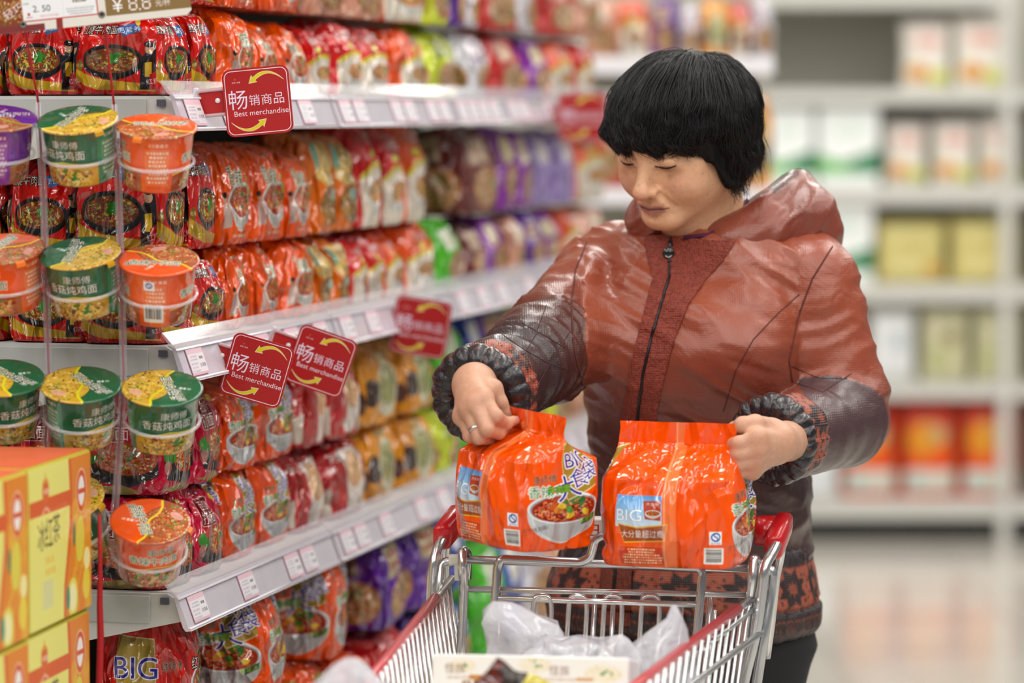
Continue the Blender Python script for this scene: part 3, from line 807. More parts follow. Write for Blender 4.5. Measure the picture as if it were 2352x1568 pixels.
row('lower layer of middle shelf', zm, [(RB, .0, .12, .112), (RB, .13, .285, .112), (OS, .295, .39, .112), (OS, .40, .535, .113), (OS, .545, .69, .115), (OG, .70, .79, .108), (OG, .80, .90, .106), (RS, .91, .99, .1), (RS, 1.0, 1.09, .102), (OW, 1.1, 1.2, .105), (OW, 1.21, 1.41, .112),
     ('green', 1.43, 1.6, .11), ('maroon', 1.61, 1.75, .1), ('violet', 1.76, 1.92, .105), ('pale_food', 1.93, 2.05, .1), ('purple', 2.06, 2.2, .105), ('violet', 2.21, 2.4, .1), (OW, 2.41, 2.6, .1), ('pale_food', 2.61, 2.8, .1)])
row('upper layer of middle shelf', zm + .118, [(RB, .0, .13, .138), (RB, .135, .26, .138), (OS, .27, .405, .138), (OS, .415, .55, .136), (OS, .555, .67, .128), (OG, .685, .825, .148), (OG, .83, .94, .145), (RS, .95, 1.08, .162), (RS, 1.085, 1.2, .15), (OW, 1.21, 1.38, .16),
     ('maroon', 1.57, 1.85, .15), ('violet', 1.86, 2.0, .15), ('violet', 2.01, 2.13, .145), ('lilac', 2.14, 2.32, .14), ('lilac', 2.33, 2.5, .14), ('orange_swoosh', 2.51, 2.78, .14)])
row('lower layer of lower shelf', zl, [(MG, .0, .13, .118), (MG, .135, .26, .118), (BO, .28, .43, .128), (BO, .44, .595, .128), (RP, .61, .76, .116), (RP, .77, .97, .116), (AM, .99, 1.19, .122), (AM, 1.2, 1.42, .118), ('lime', 1.43, 1.6, .11), ('green', 1.61, 1.8, .11), ('lime', 1.81, 2.0, .11), ('violet', 2.01, 2.2, .11), ('lime', 2.21, 2.45, .115), ('pale_food', 2.46, 2.66, .11), ('red_plain', 2.67, 2.86, .11)])
row('upper layer of lower shelf', zl + .125, [(MG, .0, .13, .125), (MG, .135, .27, .128), (BO, .28, .43, .122), (BO, .44, .62, .128), (RP, .63, .76, .122), (RP, .77, .93, .12), (AM, .96, 1.2, .122), (AM, 1.21, 1.43, .115), ('green', 1.44, 1.62, .14), ('blue', 1.63, 1.75, .14), ('purple', 1.76, 2.0, .14), ('lime', 2.01, 2.2, .13), ('lime', 2.21, 2.42, .135), ('silver', 2.43, 2.6, .13), ('pale_food', 2.61, 2.8, .13)])
row('lower layer of base shelf', zb, [(BR, .03, .27, .155), (BO, .28, .46, .155), (BO, .5, .68, .15, dict(o=.03)), (BO, .7, .9, .13), (RS, .93, 1.13, .135), ('purple', 1.15, 1.34, .135), ('blue', 1.36, 1.5, .13)], o=.02)
row('upper layer of base shelf', zb + .157, [(BR, .03, .25, .15, dict(yaw=16, o=-.025)), (BO, .27, .43, .155, dict(yaw=10)), (BO, .60, .82, .155, dict(o=.015, yaw=12)), ('purple', .90, 1.10, .14, dict(yaw=6)), ('purple', 1.12, 1.34, .145), ('blue', 1.36, 1.46, .12)], o=.02)
row('far file of base shelf', zb, [('green', 1.58, 1.74, .2), ('white_blue', 1.76, 1.88, .19), ('silver', 1.89, 2.10, .2), ('pale_food', 2.12, 2.26, .19), ('lime', 2.28, 2.42, .17), ('pale_food', 2.44, 2.6, .18)], o=.02)
# the near end shows a second file of packs beside the corner ones
def end_file(kind, o0, o1, z, h, nm, where):
    w = (o1 - o0) * .965; d = .12
    me, w0, d0, h0 = bag(kind, w, d, h)
    ob = bpy.data.objects.new('noodle_pack', me); ob.location = sh(.013 + d / 2, (o0 + o1) / 2, z + .001); ob.rotation_euler = (0, 0, TH_END + R(rng.uniform(-2, 2)))
    ob.scale = (w / w0, d / d0, h / h0); link(ob)
    tag(ob, '%s, end of %s, %s' % (KINDS[kind]['desc'].split(' with')[0], nm, where), 'noodle pack', 'noodle packs on the gondola')
for kind, z, h, nm in ((RB, zu, .115, 'upper shelf'), (RB, zm, .112, 'middle shelf lower layer'), (RB, zm + .118, .125, 'middle shelf upper layer'), (MG, zl, .118, 'lower shelf lower layer'), (MG, zl + .125, .122, 'lower shelf upper layer')):
    for j in range(1, 4):
        end_file(kind, -.012 - .118 * (j + 1), -.012 - .118 * j - .004, z, h, nm, ('beside corner pack', 'two in from corner', 'three in from corner')[j - 1])
# ------------------------------------------------------------------ "best merchandise" cards on clips
A = Art(512, 512, 'ac1b1c')
def sign_art(A):
    A.rrect(14, 14, 498, 498, 52, 'ead9e6'); A.rrect(20, 20, 492, 492, 47, 'ac1b1c')
    def arrow(cx, cy, flip):
        t = np.linspace(0, 1, 24)
        # crescent arrow: thin tail at the right, head at the lower left
        o = [(232 - 232 * q + 0, 0) for q in (0,)]
        out = [(475 - cx, 150)]; P = []
        for q in t: P.append((470 - 225 * q, 150 - 118 * math.sin(PI * (.08 + .62 * q) * 1.0) ** .8 + 62 * q ** 2 * .55))
        W = [4 + 26 * min(1, q * 1.25) for q in t]
        P = np.array(P); d = np.gradient(P, axis=0); nn = np.stack([-d[:, 1], d[:, 0]], 1); nn /= np.linalg.norm(nn, axis=1)[:, None]
        W = np.array(W)[:, None] / 2
        L = P + nn * W; Rr = P - nn * W
        e = P[-1]; dd = d[-1] / np.linalg.norm(d[-1]); n2 = np.array([-dd[1], dd[0]])
        head = [e + n2 * 36, e + dd * 58, e - n2 * 36]
        pts = np.concatenate([L, head, Rr[::-1]])
        if flip: pts = np.stack([512 - pts[:, 0], 512 - pts[:, 1]], 1)
        c = pts.mean(0)
        A.poly(pts, 'e8d8b8')
        m = np.concatenate([L - nn * np.minimum(3.5, W * .8), [e + n2 * 28, e + dd * 50, e - n2 * 28], (Rr + nn * np.minimum(3.5, W * .8))[::-1]])
        if flip: m = np.stack([512 - m[:, 0], 512 - m[:, 1]], 1)
        A.poly(m, 'd8cc1c')
    arrow(0, 0, False); arrow(0, 0, True)
    A.text('畅', 108, 234, 146, 'e2dcf0', sx=1.0, bold=.04)
    for ch, x in (('销', 232), ('商', 326), ('品', 420)): A.text(ch, x, 246, 82, 'e2dcf0', bold=.03)
    A.text('Best merchandise', 278, 340, 40, 'e8e2f0', sx=1.02, bold=.004)
    A.poly([(98, 68), (90, 84), (106, 84)], 'b8683a'); A.rows(68, 134, 94, 112, 1, 'd8b8c0', 5, op=.9)
sign_art(A)
M_sign = print_mat('sign_card', A.image('sign_print'), rough=.3, bump=0, coat=.3)
M_sign_edge = mat('sign_red', 'b02020', rough=.3, coat=.3)
M_white = mat('white_plastic', 'f0eef2', rough=.25, coat=.5)
M_loop = mat('loop_plastic', 'd8b4bc', rough=.15, alpha=.75, coat=.6)
SZ = .0912
def rr_out(w, h, r, n=6):
    o = []
    for cx, cz, a in ((w / 2 - r, h / 2 - r, 0), (-w / 2 + r, h / 2 - r, 90), (-w / 2 + r, -h / 2 + r, 180), (w / 2 - r, -h / 2 + r, 270)):
        for k in range(n): t = R(a + 90 * k / (n - 1)); o.append((cx + r * math.cos(t), cz + r * math.sin(t)))
    return o
def make_sign():
    root = empty('promo_sign')
    q = MB(); o = rr_out(SZ, SZ, .011); n = len(o)
    vs = [(x, -.0012, z) for x, z in o] + [(x, .0012, z) for x, z in o]
    uv = [(x / SZ + .5, z / SZ + .5) for x, z in o]
    q.add(vs, [tuple(range(n))[::-1]], [uv[::-1]], 0)
    q.add(vs, [tuple(n + k for k in range(n))] + [(k, (k + 1) % n, n + (k + 1) % n, n + k) for k in range(n)], None, 1)
    q.build('card', [M_sign, M_sign_edge], root)
    q = MB(); o = rr_out(.046, .034, .007); n = len(o)
    q.tube([(x - .067 + .006, .004, z + .004) for x, z in o] + [(o[0][0] - .061, .004, o[0][1] + .004)], .0026, 6)
    lp = q.build('clip_loop', M_loop, root)
    q = MB(); o2 = rr_out(.042, .030, .005); vs = [(x - .061, .005, z + .004) for x, z in o2] + [(x - .061, .0065, z + .004) for x, z in o2]; n = len(o2)
    q.add(vs, [tuple(range(n))[::-1], tuple(n + k for k in range(n))] + [(k, (k + 1) % n, n + (k + 1) % n, n + k) for k in range(n)])
    q.build('clip_tab', M_sign_edge, root)
    q = MB(); q.tube([(-.055, .0035, .006), (-.055, .0055, .006)], .0035, 14); q.build('tab_hole', M_white, root)
    q = MB(); q.box((-.084, .006, .004), (.007, .004, .044), bev=.0015); q.build('clip_jaw', mat('jaw_plastic', 'e2e2ea', rough=.15, coat=.6), root)
    return root
def copy_tree(o, parent=None):
    c = o.copy(); link(c, parent)
    for ch in list(o.children): copy_tree(ch, c)
    return c
sign0 = make_sign()
SG = [((592, 232), 4.50, -5.5, 'red square best merchandise card tilted slightly left, on the upper shelf rail'),
      ((590, 850), 4.57, 16, 'red square best merchandise card in front of another, on the middle rail'),
      ((737, 829), 4.76, 19, 'red square best merchandise card partly behind another, on the middle rail'),
      ((966, 751), 5.40, 9, 'blurred red best merchandise card farther along the middle shelf rail'),
      ((1338, 268), 6.45, -2, 'very blurred red best merchandise card near the end of the upper rail')]
for i, (p, Y, roll, lab) in enumerate(SG):
    o = sign0 if i == 0 else copy_tree(sign0)
    o.location = at(p[0], p[1], Y); o.scale = ((.975, .935, .925, 1, 1)[i],) * 3
    o.rotation_euler = (R(-2), R(roll), TH_END * (.35 if i < 3 else .5))
    tag(o, lab, 'sign', 'best merchandise cards on the shelf rails')

# ------------------------------------------------------------------ cups on hanging strips
def cup_art(name, base, t1, t1c, food, panel, sw):
    A = Art(1000, 300, base)
    for k in range(2):
        x = 500 * k
        A.poly([(x + 150, 205), (x + 330, 165), (x + 500, 185), (x + 500, 300), (x + 150, 300)], food[0])
        A.food(x + 330, 245, 165, 62, 5 + k, base=food[0], noodle=food[1], bits=food[2], n=150)
        A.line([(x + 150, 203), (x + 330, 163), (x + 500, 183)], 7, sw)
        A.rect(x, 0, x + 150, 300, panel)
        A.text(t1[0], x + 350, 66, 44, t1c[0], sx=.9, bold=.03, out=t1c[1], out_r=2)
        A.text(t1[1], x + 320, 122, 50, t1c[2], sx=.9, bold=.02, out=t1c[3], out_r=3)
        A.rrect(x + 20, 60, x + 130, 260, 4, 'f0d8c8', .22); A.rows(x + 26, x + 126, 70, 250, 8, 'f4ece4', k, op=.8)
        A.rows(x + 22, x + 128, 26, 56, 1, 'f4c8b8', k + 4)
        if k: A.rect(x + 30, 40, x + 80, 90, 'f0f0f4'); A.ell(x + 55, 62, 16, 16, '2a5ab4'); A.ell(x + 55, 62, 11, 11, 'f0f0f4'); A.text('S', x + 55, 62, 26, '2a5ab4', bold=.05); A.barcode(x + 24, 170, x + 120, 270)
    L = Art(420, 420, base)
    L.poly([(420, 0), (420, 420), (205, 420), (235, 330), (200, 230), (232, 120), (212, 0)], food[0])
    L.food(325, 210, 165, 200, 9, base=food[0], noodle=food[1], bits=food[2], n=200, sc=.8)
    L.line([(212, 0), (232, 60), (232, 120), (205, 190), (202, 250), (232, 320), (225, 370), (205, 420)], 14, sw)
    L.text(t1[0], 100, 150, 50, t1c[0], R(60), sx=.9, bold=.03, out=t1c[1], out_r=2)
    L.text(t1[1], 165, 215, 64, t1c[2], R(60), sx=.8, bold=.02, out=t1c[3], out_r=3)
    L.ell(330, 120, 46, 26, 'e0a8a0', .8, .6); L.rows(60, 130, 215, 250, 1, 'f0f0f0', 2)
    return (print_mat(name + '_wrap', A.image(name + '_wrap_print'), rough=.22, bump=.12, scale=9, coat=.7),
            print_mat(name + '_lid', L.image(name + '_lid_print'), rough=.24, bump=.12, scale=8, coat=.6))
GFOOD = ('caa02a', 'e8cc70', ('8a5a1c', '6a8a2a', 'e8d88a', 'a86a24', 'c88a2c', '5a3a18'))
OFOOD = ('a8502a', 'd89a5a', ('c83a1c', '4a8a2a', 'e8b070', '8a2a14', '6aa03a', 'd8c080'))
CUPS = {'green': cup_art('green_cup', '0f5c38', ('康师傅', '香菇炖鸡面'), ('e8e8e0', '0a3a24', 'ece8dc', '0a3a24'), GFOOD, '2a8058', 'd8d020'),
        'orange': cup_art('orange_cup', 'ea5410', ('康师傅', '香辣牛肉面'), ('1c3a2c', 'f0dccc', '1f6a4c', 'f4ece0'), OFOOD, 'e85a18', 'f0c828'),
        'purple': cup_art('purple_cup', '5c1c8a', ('坛酸菜', '牛肉面'), ('f0e8f4', '2a0a4a', 'f4eef8', '2a0a4a'), (('9a5a3a'), 'd8a070', ('b83a2a', '4a7a2a', 'd8b060', '7a3a5a')), '7a2a9a', 'a0982a')}
M_ring = mat('ring_plastic', 'e8e6ee', rough=.06, alpha=.30, spec=.9, coat=1.0)
M_pp = mat('strip_plastic', 'dcdae4', rough=.1, alpha=.3, spec=.8, coat=.8)
M_cord = mat('red_cord', 'b0141c', rough=.6, bump=.4, scale=300)
RT, RB_, HC = .0505, .0405, .077
def make_cup(kind):
    root = empty('noodle_cup')
    q = MB(); q.lathe([(.001, 0, .01), (RB_ * .9, 0, .01), (RB_, .003, .03), (RB_ + (RT - .003 - RB_) * .5, HC * .5, .5), (RT - .003, HC - .003, .97), (RT - .001, HC - .001, 1.0), (RT + .0005, HC, 1.0)], 44)
    q.build('cup_body', CUPS[kind][0], root)
    q = MB(); n = 44; vs = []; fs = []; uv = []
    for r_, z in ((RT + .0012, HC - .001), (RT + .001, HC + .0012), (RT * .96, HC + .0014), (RT * .5, HC + .0012), (.0005, HC + .0010)):
        vs += [(r_ * math.cos(2 * PI * k / n), r_ * math.sin(2 * PI * k / n), z) for k in range(n)]
    f = lambda i: (vs[i][0] / (2 * RT) + .5, vs[i][1] / (2 * RT) + .5)
    for i in range(4):
        for k in range(n):
            qd = (i * n + k, i * n + (k + 1) % n, (i + 1) * n + (k + 1) % n, (i + 1) * n + k); fs.append(qd); uv.append([f(j) for j in qd])
    q.add(vs, fs, uv, 0, True); q.build('lid', CUPS[kind][1], root)
    q = MB(); pr = [(RT + .001, .0008), (RT + .005, -.001), (RT + .006, -.005)]
    vs = [(r_ * math.cos(a), r_ * math.sin(a), HC + z) for r_, z in pr for a in (-.11, .11)]; vs += [(x, y, z - .0008) for x, y, z in vs]
    q.add(vs, [(0, 1, 3, 2), (2, 3, 5, 4), (6, 8, 9, 7), (8, 10, 11, 9), (4, 5, 11, 10), (0, 2, 8, 6), (2, 4, 10, 8), (1, 7, 9, 3), (3, 9, 11, 5)], None, 0)
    q.build('pull_tab', mat(kind + '_tab', {'green': 'c8921e', 'orange': 'e87a28', 'purple': '7a3a8a'}[kind], rough=.3, coat=.5), root)
    return root
protos = {}
CUP = [  # kind, lid centre px, distance, lean to viewer, roll, turn, label
    ('purple', (-8, 272), 4.33, 18, 4, 250, 'purple lidded noodle cup at the frame edge, topmost of the first hanging strip'),
    ('orange', (8, 572), 4.33, 20, -3, 300, 'orange noodle cup cut by the frame edge, under the purple cup'),
    ('green', (8, 868), 4.33, 22, 3, 200, 'green noodle cup cut by the frame edge, above the tea cartons'),
    ('green', (178, 276), 4.33, 20, -3, 305, 'green noodle cup, topmost on the middle hanging strip'),
    ('green', (184, 582), 4.33, 21, -4, 320, 'green noodle cup, second down the middle hanging strip'),
    ('green', (186, 884), 4.33, 22, 2, 190, 'green noodle cup, third down the middle hanging strip above the tea cartons'),
    ('green', (150, 1150), 4.36, 30, -12, 330, 'green noodle cup half hidden behind the tea cartons'),
    ('orange', (360, 291), 4.33, 17, 3, 250, 'orange noodle cup, topmost on the strip nearest the shelf corner'),
    ('orange', (365, 598), 4.33, 20, 2, 60, 'orange noodle cup, second down the strip nearest the shelf corner'),
    ('green', (373, 892), 4.33, 22, 3, 170, 'green noodle cup, third down the strip nearest the shelf corner'),
    ('orange', (345, 1198), 4.33, 27, 5, 350, 'orange noodle cup, lowest on the strip nearest the shelf corner')]
CUPM = []
for kind, p, Y, lean, roll, turn, lab in CUP:
    if kind not in protos: protos[kind] = o = make_cup(kind)
    else: o = copy_tree(protos[kind])
    rot = Euler((R(lean), R(roll), 0)).to_matrix() @ Matrix.Rotation(R(turn), 3, 'Z')
    c = at(p[0], p[1], Y)
    base = c - rot @ Vector((0, 0, HC))
    o.rotation_mode = 'QUATERNION'; o.rotation_quaternion = rot.to_quaternion(); o.location = base
    tag(o, lab, 'noodle cup', 'noodle cups on the hanging strips')
    CUPM.append((base, rot, kind))
HANG = [([(-95, 250), (-70, 1050)], [0, 1, 2], 'clear hanging strip with a red cord holding the cups at the frame edge'),
        ([(57, 66), (88, 235), (100, 450), (112, 860), (104, 1010), (130, 1200)], [3, 4, 5, 6], 'clear hanging strip with a red cord left of the green cups'),
        ([(238, 42), (262, 240), (272, 420), (284, 860), (272, 1060), (262, 1200)], [7, 8, 9, 10], 'clear hanging strip with a red cord nearest the shelf corner')]
for path, idx, lab in HANG:
    P = [at(x, y, 4.385 if i else 4.30) for i, (x, y) in enumerate(path)]
    root = empty('hanging_strip', P[0], label=lab, cat='cup hanger', group='hanging cup strips')
    L = [p - P[0] for p in P]
    q = MB(); q.tube(L, .0016, 6); q.build('cord', M_cord, root)
    q = MB(); q.tube([L[1]] + L[2:], .0052, 8); q.build('clear_tube', M_pp, root)
    for k in idx:
        b, rot, kind = CUPM[k]
        q = MB(); r_ = RB_ + (RT - RB_) * .42 + .0012; zc = HC * .42
        ring = [b + rot @ Vector(((r_ + .002) * math.cos(t), (r_ + .002) * math.sin(t), zc)) - P[0] for t in np.linspace(0, 2 * PI, 41)]
        q.tube(ring, .0026, 6, caps=False)
        rg = q.build('holder_ring', M_ring, root)
        q = MB(); cc = b + rot @ Vector((0, 0, zc))
        for t in (0,):
            pp = min(P[1:], key=lambda v: (v - cc).length)
            q.tube([cc - P[0] + (pp - cc).normalized() * r_, Vector((pp.x, pp.y, cc.z)) - P[0]], .002, 6)
        q.build('holder_arm', M_ring, rg)
q = MB(); 
cord = empty('loose_cord', at(232, 1290, 4.28), label='red cord hanging down in front of the white bracket beside the tea cartons', cat='cord')
b0 = cord.location
q.tube([at(x, y, 4.28) - b0 for x, y in ((228, 1180), (230, 1290), (229, 1390), (231, 1460), (228, 1568), (226, 1720))], [.0022, .003, .004, .0045, .0045, .004], 7); q.build('cord_strand', M_cord, cord)

# ------------------------------------------------------------------ price board above the cups
A = Art(1400, 660, 'dcd8d0')
A.food(90, 330, 260, 300, 3, base='7a3a1c', noodle='c8a050', n=260, sc=.6); A.rect(0, 612, 344, 660, '7a2a2c')
A.rect(344, 585, 424, 660, 'dcd8d0'); A.poly([(430, 580), (476, 580), (472, 660), (426, 660)], '8a2a20')
A.text('轻巧', 132, 505, 72, 'e8d8d4', -.45, bold=.02)
A.rect(196, 200, 736, 592, 'b8222a'); A.rect(198, 200, 727, 583, 'e6e8ec')
A.text('2. 50', 335, 506, 46, '1a1a22', .02, sx=.98, bold=.004); A.rows(205, 245, 455, 472, 1, '6a8a7a', 2); A.ell(240, 540, 10, 12, 'b04030'); A.rows(212, 270, 556, 570, 1, 'a03040', 3)
A.barcode(550, 440, 674, 500); A.rows(500, 715, 520, 575, 3, '9a9aa4', 6); A.line([(488, 250), (488, 583)], 2, 'c8c8cc'); A.rows(300, 470, 548, 572, 1, 'd8a0a0', 7)
A.rect(790, 0, 1400, 610, '84693c')
A.text('¥', 877, 538, 98, 'f0eef0', bold=.03)
def seg8(x, y, w, h, t=11):
    for a, b in (((x, y), (x + w, y)), ((x, y + h / 2), (x + w, y + h / 2)), ((x, y + h), (x + w, y + h)), ((x, y), (x, y + h / 2)), ((x + w, y), (x + w, y + h / 2)), ((x, y + h / 2), (x, y + h)), ((x + w, y + h / 2), (x + w, y + h))):
        dx = (b[0] - a[0]) * .12; dy = (b[1] - a[1]) * .12
        A.line([(a[0] + dx, a[1] + dy), (b[0] - dx, b[1] - dy)], t, 'ece6e6')
seg8(962, 490, 50, 92); A.ell(1034, 584, 7, 7, 'ece6e6'); seg8(1058, 490, 50, 92)
A.text('元/杯', 1202, 553, 50, 'ece6e6', sx=.9, bold=.012)
for x in (191, 758): A.ell(x, 606 if x < 400 else 594, 17, 17, '6a645c'); A.ell(x, 606 if x < 400 else 594, 11, 11, '241c1c')
bl, br_ = at(-6, 80, 4.27), at(441, 33, 4.29)
xv = (br_ - bl); wid = xv.length; xv.normalize()
yv = Vector((0, 1, 0)); zv = xv.cross(yv).normalized(); yv = zv.cross(xv)
hgt = wid * 660 / 1400
board = empty('price_board', bl, label='white and brown hanging price board with a 2.50 price ticket above the cups', cat='price board')
Mx = Matrix((xv, yv, zv)).transposed()
q = MB(); ch = .006
o = [(0, .0), (wid - ch, 0), (wid, ch), (wid, hgt), (0, hgt)]; n = 5
vs = [(x, -.0015, z) for x, z in o] + [(x, .0015, z) for x, z in o]
q.add(vs, [tuple(range(n))], [[(x / wid, z / hgt) for x, z in o]], 0); q.add(vs, [tuple(n + k for k in range(n))[::-1]] + [(k, n + k, n + (k + 1) % n, (k + 1) % n) for k in range(n)], None, 1)
q.v = [tuple(Mx @ Vector(p)) for p in q.v]
q.build('board_face', [print_mat('price_board_card', A.image('price_board_print'), rough=.35, bump=0, coat=.2), mat('board_edge', 'd8d4cc', rough=.5)], board)
for fx, fy in ((191 / 1400, 54), (758 / 1400, 66)):
    q = MB(); c = Mx @ Vector((fx * wid, -.002, hgt * fy / 660)); q.tube([c + Mx @ Vector((.0034 * math.cos(t), 0, .0034 * math.sin(t))) for t in np.linspace(0, 2 * PI, 17)], .0011, 6, caps=False)
    q.build('eyelet', mat('eyelet_metal', '8a857c', rough=.3, metal=.9), board)

# ------------------------------------------------------------------ iced tea cartons in the near corner
A = Art(700, 560, 'e0841c')
A.poly([(0, 0), (440, 0), (455, 120), (450, 230), (420, 330), (380, 450), (375, 560), (0, 560)], 'e6e278')
A.poly([(440, 0), (470, 0), (485, 130), (478, 240), (445, 340), (402, 450), (398, 560), (375, 560), (380, 450), (420, 330), (450, 230), (455, 120)], 'd8581a')
A.rect(0, 112, 460, 168, 'd85a1c')
A.ell(180, 88, 38, 46, 'd8641c'); A.poly([(165, 60), (180, 18), (195, 60)], 'e0a030'); A.rows(150, 212, 74, 104, 1, 'f0dcd0', 2); A.line([(140, 168), (180, 146), (225, 164)], 12, 'ecc0a8', .8)
for k, ch in enumerate('冰红茶'): A.text(ch, 130 + 84 * k, 240 - 6 * k, 104, '2e3018', sx=.78, bold=.012)
A.rows(150, 290, 312, 392, 2, 'e8b43c', 3, op=.8); A.rect(140, 400, 255, 500, 'd2d4a0', .8)
A.ell(590, 130, 62, 82, 'f0c0a0'); A.ell(590, 130, 55, 75, 'd4501c'); A.ell(590, 130, 36, 54, 'f4f0ea'); A.rect(556, 122, 626, 140, 'd4501c')
for i in range(60): A.ell(rng.uniform(480, 700), rng.uniform(180, 560), rng.uniform(10, 40), rng.uniform(20, 60), rng.choice(('e6b82c', 'e8c840', 'dc8c1c', 'e4a82a')), .35, rng.uniform(0, 1), 14)
A.ell(570, 300, 50, 84, 'dcd048', 1, .08); A.ell(500, 278, 16, 44, '3a7a5a'); A.ell(480, 500, 60, 70, 'e2d858'); A.ell(480, 500, 40, 52, 'f0ecb0'); A.ell(425, 495, 22, 44, '4a8a6a'); A.ell(640, 470, 40, 60, 'e8d040'); A.ell(650, 380, 36, 40, 'f0e8a0')
M_tea = print_mat('tea_carton_card', A.image('tea_carton_print'), rough=.45, bump=0, coat=.15)
M_tea_top = mat('tea_carton_top', 'd0603a', rough=.4, var=.2, scale=14); M_tea_end = mat('tea_carton_end', 'b4ac2a', rough=.5)
ALT = R(10.5); U2 = Vector((math.sin(ALT), math.cos(ALT), 0)); N2 = Vector((math.cos(ALT), -math.sin(ALT), 0))
TL, TH, TD = .245, .200, .15
def carton(corner, label, dz=0):
    root = empty('tea_carton', corner, PI / 2 - ALT, label, 'tea carton', 'iced tea cartons in the near corner')
    b = .004
    q = MB()
    fl = [(-0, 0)]
    q.box((TL / 2, TD / 2, TH / 2), (TL, TD, TH), bev=.003, mi=2)
    q.build('carton_body', [M_tea, M_tea_top, M_tea_end], root)
    q = MB(); q.box((TL / 2, -.0006, TH / 2), (TL - .006, .0014, TH - .006), uv=[[(0, 0)] * 4, [(0, 0)] * 4, [(0, 0), (1, 0), (1, 1), (0, 1)]] + [[(0, 0)] * 4] * 3); q.build('printed_face', M_tea, root)
    q = MB(); q.box((TL / 2, TD / 2, TH + .0003), (TL - .006, TD - .006, .0012)); q.build('printed_top', M_tea_top, root)
    q = MB(); q.box((-.0004, TD / 2, TH * .68), (.0012, TD - .006, TH * .11)); q.build('end_band', mat('tea_band', 'd8501a', rough=.5), root)
    return root
c1 = at(66, 1462, 4.02)
carton(c1, 'yellow and orange iced tea carton, whole face seen, on top of the stack')
carton(c1 - U2 * (TL + .012) + N2 * .004, 'yellow and orange iced tea carton on top, cut by the frame edge')
c3 = at(62, 1462, 4.02) - Z * (TH + .001) - N2 * .004
c3 = Vector((c1.x - .003, c1.y - .002, c1.z - TH - .002))
carton(c3, 'yellow and orange iced tea carton below the whole one, cut by the frame bottom')
carton(c3 - U2 * (TL + .010) + N2 * .006, 'yellow and orange iced tea carton lowest, at the frame corner')
# ------------------------------------------------------------------ the far shelving at the end of the aisle
YB = 12.1
def bx(px): return (px - 1176) * YB / F_PX
def bz(py): return at(1176, py, YB).z
back = empty('wall_shelving', (bx(1800), YB, 0), label='pale grey shelving far behind, holding cartons and pouches in five rows', cat='shelf')
bo = back.location
M_bs = mat('far_shelf_enamel', 'cfcfc9', rough=.5); M_bp = mat('far_back_panel', 'a6a498', rough=.7); M_bd = mat('far_kick_dark', '30302c', rough=.8)
M_bg = mat('far_shelf_shadow_grey', '8c8c86', rough=.7)
XL, XR = bx(1330), bx(2312)
def bpart(name, c, d, m, par=None, bev=0):
    q = MB(); q.box(Vector(c) - Vector(bo), d, bev=bev); return q.build(name, m, par or back)
for i, (t, b_) in enumerate(((206, 240), (428, 470), (652, 694), (880, 916), (1148, 1190))):
    z0, z1 = bz(b_), bz(t)
    for x0, x1 in ((XL, XR - .02), (XR + .02, XR + .9)):
        sh_ = bpart('shelf', ((x0 + x1) / 2, YB + .22, z1 - .014), (x1 - x0, .44, .026), M_bs)
        bpart('shelf_front', ((x0 + x1) / 2, YB - .008, (z0 + z1) / 2), (x1 - x0, .016, z1 - z0), M_bs, sh_, .003)
for x0, x1 in ((XL, XR), (XR, XR + .92)):
    bpart('back_panel', ((x0 + x1) / 2, YB + .455, 1.05), (x1 - x0, .02, 2.1), M_bp)
    bpart('kick_panel', ((x0 + x1) / 2, YB + .015, bz(1212)), (x1 - x0 - .02, .02, bz(1190) - bz(1240) + .02), M_bd)
for x in (XL, XR, XR + .92):
    bpart('upright', (x, YB + .0, 1.05), (.045, .05, 2.1), M_bs, None, .004); bpart('upright', (x, YB + .44, 1.05), (.045, .05, 2.1), M_bs)
bpart('top_cap', ((XL + XR) / 2, YB + .22, bz(-2)), (XR - XL, .46, .05), M_bs)

def far_art(name, base, fn):
    A = Art(256, 320, base); fn(A); return print_mat(name, A.image(name + '_print'), rough=.4, bump=0, coat=.1)
def fa_white_yellow(A):
    A.rect(0, 0, 256, 60, 'e4dcd4'); A.ell(128, 95, 80, 30, 'd8a8a0', .7); A.rows(50, 206, 70, 120, 2, 'c83a34', 2, op=.8)
    A.ell(80, 240, 62, 40, 'e0a020'); A.ell(110, 236, 26, 22, 'c85a20'); A.ell(190, 262, 60, 36, 'd8dc5a')
def fa_green(A):
    A.poly([(0, 190), (90, 225), (256, 170), (256, 270), (0, 270)], '5ab84a'); A.poly([(120, 225), (256, 175), (256, 260), (150, 265)], '2a7a5a'); A.rows(40, 210, 60, 120, 2, 'b8d8c8', 3)
def fa_yellow(A):
    A.ell(128, 150, 130, 170, 'd8cc84'); A.rows(50, 206, 90, 160, 2, 'b09a50', 3); A.ell(200, 240, 34, 24, 'd08a2a'); A.rows(40, 180, 200, 250, 2, 'e4dca8', 4)
def fa_white(A):
    A.rect(20, 40, 236, 290, 'eceef0'); A.ell(150, 150, 40, 40, 'b4c0c8'); A.rows(60, 200, 210, 260, 2, 'c0c4c8', 3)
def fa_olive(A):
    A.rect(0, 0, 256, 320, 'cfcba6'); A.ell(150, 130, 44, 34, '8a7a54'); A.ell(90, 220, 70, 60, 'bcbc8a'); A.rows(60, 200, 60, 90, 1, 'a8a47c', 3)
def fa_orange(A):
    A.rect(0, 0, 256, 70, 'c42a08'); A.ell(110, 130, 90, 60, 'e0941c'); A.ell(170, 110, 40, 26, 'b8a878'); A.poly([(60, 200), (256, 120), (256, 220), (40, 220)], 'e8500c'); A.rect(14, 226, 242, 300, 'd8d8cc'); A.ell(60, 262, 26, 22, '9ac8c8')
